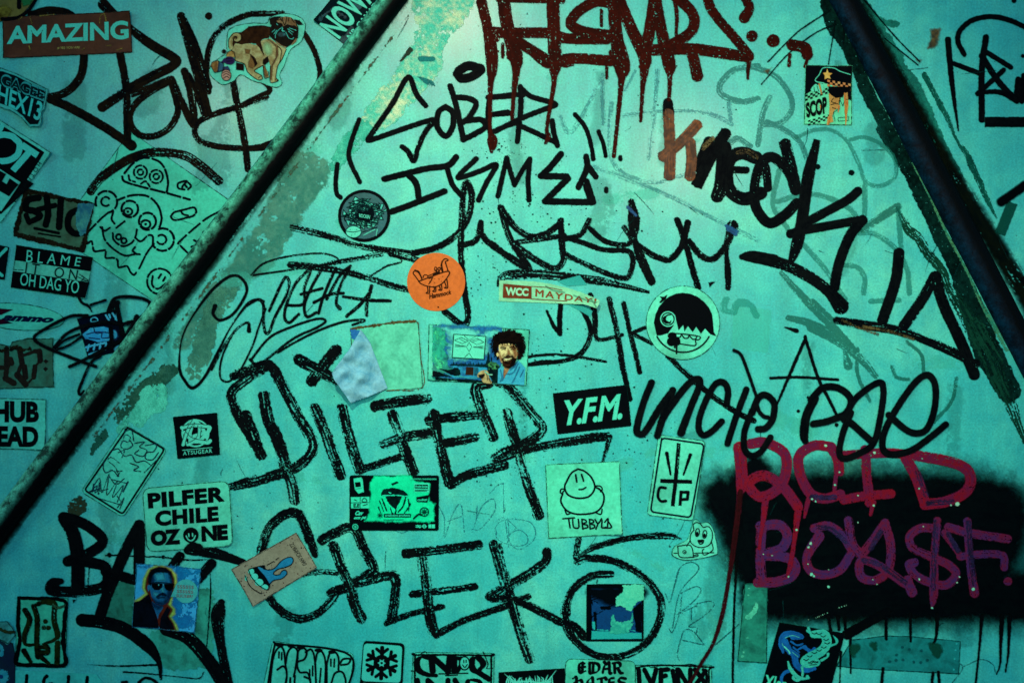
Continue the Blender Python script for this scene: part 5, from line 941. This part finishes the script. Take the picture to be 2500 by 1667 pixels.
s = Sticker("cut off navy sticker with pale round flowers at the lower left edge", T03, "-40,1180 60,1200 110,1230 132,1330 128,1640 -40,1640", (8, 30, 56), depth=.0009)
s.ink('flowers', (70, 150, 170), (120, 190, 190), edge=4, es=3, lump=2).p(T03, ring(-10, 1290, 44, 56)).p(T03, ring(22, 1510, 56, 60)).build()
s.ink('flower_centres', (30, 60, 110)).dots(T03, 34, "-10,1290 12,1510").build()
s = Sticker("crumpled pale paper scrap at the left edge above the flower sticker", T03, "-40,1050 60,1040 110,1100 132,1160 70,1230 -40,1170", depth=.0010, blob=3, mat=paper_mat((120, 170, 160), (20, 60, 60), .9, .5, 70))
s.ink('stripe', (24, 40, 40), (60, 60, 30), edge=2).s(T03, 26, "-30,1090 60,1130 125,1130").build()
s = Sticker("low white label with black upright letters at the bottom left edge", T03, "128,1455 820,1490 940,1640 126,1660", (110, 206, 190), depth=.0007, edge=False)
s.ink('lettering', K_, edge=.8).s(T03, 28, "230,1500 222,1640;400,1505 375,1540 372,1640;585,1510 575,1640;745,1515 730,1640;372,1585 440,1570").s(T03, 24, "1040,1560 1080,1555;1190,1560 1180,1640;1180,1560 1240,1520 1320,1550 1400,1640").build_each()
s = Sticker("blackened remains of a scraped off sticker behind the man's photo", T03, "880,720 1130,700 1130,1090 1000,1060 890,1000", depth=.0005, blob=6, edge=False, mat=paper_mat((60, 130, 110), (24, 60, 44), .9, .6, 50))
s = Sticker("mottled glue residue on the wall below the man's photo", T03, "1640,760 1800,770 1830,900 1810,1250 1740,1430 1620,1450 1400,1440 1300,1300 1270,1150 1420,1100 1660,1135", depth=.0004, blob=7, edge=False, mat=paper_mat((80, 170, 150), (26, 70, 56), .95, .6, 46))

# ------------------------------------------------------------------ stickers, bottom row
s = Sticker("rounded sticker of bubble letters with sleepy faces, leftmost of the bottom row", T13, "230,1207 922,1312 868,1720 130,1680", (116, 210, 194), depth=.0009, r=45)
s.ink('border', K_).s(T13, 18, "180,1640 245,1255 300,1235 890,1330 830,1720").build()
s.ink('bubble_letters', K_, edge=.5).s(T13, 17, "205,1660 215,1500 240,1330 290,1255 325,1290 338,1400 350,1500 330,1600;270,1450 320,1420 350,1470 345,1560;340,1400 360,1300 400,1260 440,1290 430,1400 410,1510;440,1380 450,1290 490,1265 520,1300 500,1360 440,1390 460,1470 530,1480 560,1600;500,1510 550,1530;510,1300 560,1280 590,1380 600,1640;590,1400 610,1310 650,1300 680,1400 670,1660;690,1400 720,1300 760,1300 790,1350 790,1450;690,1400 690,1640;730,1560 760,1480 820,1470 850,1540 850,1660;800,1400 830,1360 890,1360 870,1400 810,1410;420,1500 410,1640;380,1520 375,1640").s(T13, 14, "285,1300 282,1350;308,1305 306,1365;545,1450 545,1540;570,1420 570,1500;640,1440 630,1560;725,1360 725,1420;755,1360 752,1425").p(T13, ring(290, 1240, 36, 18)).p(T13, ring(470, 1262, 36, 16)).p(T13, ring(620, 1285, 34, 16)).p(T13, ring(735, 1300, 34, 16)).p(T13, ring(385, 1252, 28, 12)).build()
s = Sticker("black sticker with a snowflake of forked arms on a pale square", T13, "1003,1205 1352,1228 1325,1720 962,1700", (6, 9, 14), depth=.0010, r=40)
s.ink('pale_square', (110, 208, 196)).p(T13, ' '.join("%.1f,%.1f" % v for v in rounded([(1007, 1226), (1332, 1248), (1316, 1562), (984, 1546)], 34))).build()
fl_ = s.ink('snowflake', K_)
for k_ in range(6):
    a = math.radians(60 * k_ + 92); ux, uy = math.cos(a), math.sin(a); px_, py_ = -uy, ux
    P_ = lambda r, o: "%.1f,%.1f" % (1157 + ux * r + px_ * o, 1393 + uy * r + py_ * o)
    fl_.s(T13, 34, P_(40, 0) + ' ' + P_(130, 0)); fl_.s(T13, 26, P_(80, 0) + ' ' + P_(118, 46) + ';' + P_(80, 0) + ' ' + P_(118, -46))
fl_.s(T13, 34, ring(1157, 1393, 52)).build()
s.ink('flake_dot', K_).dots(T13, 20, "1157,1393").build()
s.text("Wintry", "1002,1562 1060,1566 1058,1600 1000,1598", (130, 216, 200), 'lettering', .02)
s = Sticker("rounded sticker with thick black hand styled letters and a face inside an O", T13, "1425,1302 2115,1310 2105,1720 1405,1720", (116, 208, 190), depth=.0009, r=40)
s.ink('border', K_, edge=1).s(T13, 16, "1440,1700 1440,1350 1470,1325 2060,1330 2088,1350 2085,1700").s(T13, 8, "1410,1460 1440,1465;1420,1400 1440,1370;2020,1300 2060,1400 2050,1440 2100,1440;1480,1320 1530,1300 1560,1360").build()
s.ink('lettering', K_, nib=-20, edge=.6).s(T13, 56, "1560,1350 1500,1340 1460,1380 1470,1450 1540,1490 1620,1500;1590,1460 1580,1350;1590,1345 1720,1460;1720,1470 1735,1345;1770,1345 1775,1460;1760,1345 1850,1370 1800,1460;1980,1345 1930,1360 1930,1440 1990,1480 2070,1530;1980,1345 2020,1400 1990,1450").s(T13, 46, "1460,1540 1480,1680;1550,1540 1550,1680;1560,1545 1680,1660;1720,1540 1720,1680;1780,1540 1860,1680;1880,1600 1900,1540 1990,1560 2000,1680").s(T13, 22, "1645,1485 1890,1480;1700,1500 1800,1495").p(T13, ring(1862, 1395, 48, 62)).build()
s.ink('o_face', (116, 208, 190)).p(T13, ring(1862, 1395, 36, 50)).p(T13, ring(1955, 1600, 34, 44)).build()
s.ink('o_face_lines', K_).s(T13, 8, "1855,1370 1855,1390;1875,1368 1875,1388;1845,1410 1865,1430 1885,1405").build()
s = Sticker("black sticker with spiky pale thorn lettering in the bottom row", T23, "62,1475 622,1440 640,1720 62,1720", (6, 9, 14), depth=.0010)
th = s.ink('thorn_lettering', (150, 226, 206), edge=.4); rt = random.Random(8)
for k_ in range(26):
    x = 130 + k_ * 15.5; y0 = 1545 + rt.uniform(-15, 20)
    th.s(T23, 12, "%.0f,%.0f,3 %.0f,%.0f,11 %.0f,%.0f,9" % (x + rt.uniform(-25, 25), 1500 + rt.uniform(-5, 40), x + rt.uniform(-6, 6), y0, x + rt.uniform(-12, 12), 1600))
th.s(T23, 10, "110,1485,2 180,1540,9 240,1560,7;550,1455,2 500,1520,10 470,1560;130,1530,2 200,1560;180,1560 300,1548 420,1560 520,1545,3").build()
s = Sticker("pale rounded sticker with black gothic letters EDAR HATES in the bottom row", T23, "632,1358 1222,1376 1222,1720 620,1720", (130, 220, 192), depth=.0012, r=55)
s.ink('lettering', K_, nib=-38, edge=.3).s(T23, 30, "790,1395 750,1400 745,1450 760,1475 800,1460;750,1430 795,1425;775,1390 772,1470;835,1392 835,1470 855,1478 900,1465 915,1430 900,1400 850,1390 825,1400;865,1395 862,1470;945,1475 960,1420 990,1390 1000,1400 1005,1475 1020,1478;955,1445 1005,1440;975,1400 960,1385;1045,1395 1048,1475;1030,1395 1080,1390 1095,1410 1085,1430 1050,1440;1075,1440 1095,1475 1115,1478").s(T23, 30, "690,1525 720,1515 725,1590;700,1560 760,1540 770,1590 760,1620;725,1520 700,1610;805,1600 820,1545 850,1520 860,1530 865,1610;815,1570 865,1565;900,1530 960,1518 975,1530;935,1525 935,1610;1040,1520 1005,1530 1000,1590;1000,1560 1040,1555;1140,1525 1095,1520 1085,1550 1130,1570 1130,1600").build()
s = Sticker("white sticker with black graffiti letters in a frame, rightmost of the bottom row", T23, "1224,1412 1868,1412 1880,1720 1224,1720", (120, 212, 192), depth=.0009)
s.ink('border', K_, edge=1).s(T23, 15, "1232,1700 1230,1435 1840,1428 1848,1460 1850,1700").s(T23, 8, "1330,1410 1360,1432 1420,1420 1500,1410 1560,1432;1620,1412 1700,1405 1790,1425;1870,1440 1850,1430").build()
s.ink('lettering', K_, edge=.8).s(T23, 40, "1300,1450 1355,1560;1400,1450 1370,1560;1250,1450 1260,1600;1440,1450 1440,1590;1440,1510 1480,1500;1440,1455 1500,1448;1540,1460 1560,1580 1530,1590;1580,1450 1590,1600;1590,1450 1680,1600;1690,1450 1690,1600;1730,1450 1820,1570;1820,1460 1730,1590").s(T23, 26, "1800,1450 1830,1500 1820,1600").build()
s = Sticker("square dark blue photo of palm trees partly torn away", T23, "812,728 1292,724 1288,1205 808,1205", (5, 8, 14), depth=.0010, lift=[(1292, 724, 200, .004)])
s.ink('sky', (14, 66, 124), (8, 30, 66), edge=.4).p(T23, "850,760 1275,758 1275,1188 850,1192").build()
s.ink('dusk', (5, 9, 16), aa=14, lump=8).p(T23, "850,758 1275,756 1275,850 1050,900 850,840", True).build()
s.ink('palms', (4, 7, 14), edge=1.5).s(T23, 16, "840,860 845,1000 850,1190").s(T23, 7, "830,850 870,830;845,860 920,840;845,855 900,880;845,850 860,900;840,1010 1050,890,4").s(T23, 22, "880,970 885,1110").s(T23, 30, "940,925 1000,925").p(T23, "1200,930 1275,870 1285,1040 1215,1040;1220,1040 1275,1040 1275,1130 1230,1130").build()
s.ink('road', (60, 176, 176), edge=1).p(T23, "850,1120 1000,1125 1160,1135 1275,1138 1275,1186 850,1190").p(T23, "855,1040 880,1040 880,1115 858,1100").s(T23, 7, "900,1110 990,1115;1190,1060 1180,1110 1220,1120").build()
s.ink('torn_area', (110, 206, 178), (150, 220, 188), edge=2.5, lump=3).p(T23, "1090,728 1290,728 1288,850 1245,870 1215,910 1190,960 1150,948 1110,910 1060,905 1062,840 1110,790 1125,745").build()
s.ink('torn_area', (110, 206, 178), (60, 160, 150), edge=3, lump=4, pit=.2).p(T23, "1010,1140 1015,1060 1035,990 1050,1050 1100,1045 1185,1030 1195,960 1205,1040 1160,1130 1060,1150").build()

# ------------------------------------------------------------------ stickers, right
s = Sticker("black sticker of a blue dragon entwined with a pale tiger, lower right", T33, "185,1050 738,1142 590,1720 5,1680", (5, 8, 14), depth=.0011)
s.ink('dragon', (34, 110, 190), (24, 80, 150), edge=1).s(T33, 52, "215,1300,20 200,1230 220,1160 290,1145 370,1170,40 300,1170").s(T33, 54, "230,1210 270,1290 330,1330;310,1330 330,1410 400,1450 480,1440,30").s(T33, 26, "290,1450,30 220,1480 200,1530 210,1570,6;390,1260 450,1290 480,1270").s(T33, 14, "280,1210 330,1240 380,1230;340,1280 400,1250 430,1300;300,1260 350,1300").build()
s.ink('tiger', (110, 206, 180), (80, 180, 170), edge=.6).s(T33, 80, "470,1150,60 560,1150 585,1220 540,1290 450,1340 400,1380 430,1400,70 500,1390,60").s(T33, 22, "420,1120 450,1140;430,1095 440,1130;600,1250 660,1230,14 670,1200 640,1160,5;540,1370 590,1340,14 595,1315;375,1430 380,1500,14 340,1540 300,1520 310,1490,10").s(T33, 30, "255,1380,12 280,1450 350,1520 430,1525,12;420,1510 440,1520,6").build()
s.ink('scales', (150, 226, 206), edge=.4).s(T33, 12, "220,1250 260,1290 270,1310", dash=(2, 1)).s(T33, 6, "380,1440 372,1500", dash=(3, 2)).s(T33, 4, "230,1180 290,1160 350,1175;290,1300 340,1340;260,1400 330,1490 400,1525;205,1225 215,1250").build()
s.ink('stripes', (8, 30, 34), edge=.3).s(T33, 6, ';'.join("%d,%d %d,%d %d,%d" % (x - 22, y - 14, x, y - 4, x + 20, y - 16) for x, y in ((480, 1150), (520, 1155), (555, 1175), (580, 1205), (590, 1235), (560, 1270), (520, 1295), (480, 1315), (440, 1345), (410, 1375), (450, 1400), (490, 1395))) + ";430,1395 470,1375 510,1390;440,1410 500,1405").build()
s.text("Xler", "55,1490 250,1520 240,1640 45,1600", (120, 222, 190), bold=.03, shear=.15)
s = Sticker("upright sticker of a police officer in sunglasses saluting above the word SCOP", T30, "408,560 797,567 795,1065 395,1058", (156, 218, 176), depth=.0011, lift=[(797, 567, 150, .003)])
s.ink('night', (6, 8, 16)).p(T30, "408,562 796,569 792,860 760,840 700,745 560,710 500,740 450,780 402,810").build()
s.ink('cap_outline', (150, 220, 190)).s(T30, 6, "560,710 500,700 488,680 520,640 545,590 580,578 650,585 700,612 785,640").build()
s.ink('badge_star', (230, 150, 66), (240, 190, 110)).p(T30, "588,590 600,622 630,628 608,650 618,675 590,668 565,680 568,648 552,625 580,620").build()
ck = s.ink('check_band', (210, 200, 150), (220, 120, 70), edge=.3)
for k_ in range(9):
    for j_ in range(3):
        if (k_ + j_) % 2 == 0:
            x = 590 + k_ * 22; y = 682 + j_ * 19 + k_ * 4; ck.p(T30, "%d,%d %d,%d %d,%d %d,%d" % (x, y, x + 21, y + 4, x + 20, y + 22, x - 1, y + 18))
ck.build()
cb = s.ink('check_band', (6, 8, 16), edge=.3)
for k_ in range(10):
    for j_ in range(3):
        if (k_ + j_) % 2 == 0:
            x = 402 + k_ * 21; y = 812 - k_ * 7 + j_ * 17; cb.p(T30, "%d,%d %d,%d %d,%d %d,%d" % (x, y, x + 20, y - 6, x + 20, y + 10, x, y + 16))
            x = 425 + k_ * 21; y = 1046 - k_ * 6 + j_ * 15 - 18; cb.p(T30, "%d,%d %d,%d %d,%d %d,%d" % (x, y, x + 20, y - 5, x + 20, y + 9, x, y + 14))
cb.build()
s.ink('fingers', (150, 214, 184)).p(T30, "448,770 470,735 490,720 510,730 520,715 545,720 560,770 530,800 500,780 470,785", True).build()
s.ink('face', (214, 150, 84), (180, 110, 60)).p(T30, "600,800 640,790 700,830 690,880 690,920 650,940 630,990 640,1040 600,1050 608,900").p(T30, "735,800 760,790 768,900 745,1050 735,940").s(T30, 14, "520,720 540,800;600,1000 590,1060").build()
s.ink('sunglasses', (5, 7, 12)).p(T30, "598,740 790,745 785,775 740,770 720,830 660,838 625,815 600,790").s(T30, 5, "640,840 625,870 660,880;620,895 660,885 680,890;630,920 660,930;690,880 700,830").build()
s.ink('line_drawing', (20, 30, 26)).s(T30, 4, "690,860 690,930 640,960 645,990 655,1035;690,840 720,905 740,850 780,850;680,1005 772,998 768,1028 680,1035 680,1005;560,770 540,800;500,735 515,780;475,745 480,785", straight=True).build()
s.ink('orange_drips', (214, 96, 44), (230, 150, 70)).s(T30, 12, "760,860 745,940 748,1010 744,1068,6;735,800 740,900;612,1000 600,1062,8;690,905 680,960,5;530,900 535,960,5").build()
s.text("SCOP", "402,880 582,822 588,968 412,1008", (8, 10, 14), bold=.05)
s = Sticker("dotted translucent tape patch under the left side of the red letters", T23, "2155,725 2345,735 2338,1392 2095,1378", depth=.0008, blob=2, edge=True, mat=paper_mat((60, 140, 122), (20, 60, 56), .95, .3, 50))
s.ink('white_flecks', (150, 214, 180), (80, 160, 140), edge=2.5, lump=3, pit=.2).p(T23, "2240,870 2262,900 2250,960 2200,1020 2160,1000 2230,940", True).dots(T23, 16, "2190,760 2182,815 2180,1180 2130,1340 2140,1300").build()
s = Sticker("wide dotted translucent tape strip below the black spray block", T33, "800,1200 1080,1165 1300,1170 1722,1212 1708,1487 1300,1465 860,1442 670,1420", depth=.0004, blob=1.5, edge=True, mat=paper_mat((40, 134, 136), (16, 62, 58), .9, .3, 40))
s.ink('tape_dots', (16, 84, 92), opacity=.6, edge=1).dots(T33, 26, "1120,1385 1175,1370 1235,1368 1180,1325 1325,1385 1385,1390 1440,1370 1230,1260 1290,1280 1390,1290").build()
s.ink('tape_dots', (80, 190, 190), opacity=.8).dots(T33, 20, "1680,1285 1672,1360 1665,1450 1690,1230").build()
s.ink('stain', (26, 70, 56), opacity=.8, edge=2.5, lump=5, aa=5).p(T33, "1460,1230 1530,1235 1570,1290 1540,1350 1490,1340 1465,1280;780,1240 860,1240 850,1300 800,1340;950,1230 1010,1220 1000,1290", True).build_each()
G = graffiti("looping black scribble drawn over the dark blue car sticker", depth=.0040, edge=.7, dry=.1)
G.s(T01, 24, "680,1140 710,1185 760,1210 792,1262,8;780,1200 905,1160").s(T01, 30, "925,1260 980,1150 1100,1130 1230,1150 1282,1200 1200,1310 1060,1362;750,1290 600,1300 400,1400 300,1480 400,1560 700,1680 822,1722;470,1560 600,1430 850,1350 1060,1362 1170,1365 1160,1300").s(T01, 42, "1000,1200 1030,1350 1050,1450;955,1240 975,1190 1010,1180;950,1400 960,1560;1170,1300 1075,1480").s(T01, 24, "480,1570 560,1500 680,1450;700,1470 600,1540 490,1580")
G.s(T02, 32, "600,330 750,260 950,150 1080,90 1130,0").s(T02, 28, "860,240 780,300 690,500 680,555 700,565 722,540").build()
G = graffiti("black stroke crossing the bottom edge of the PILFER CHILE OZONE sticker", depth=.0030).s(T03, 60, "1600,425 1640,395 1700,410").build()
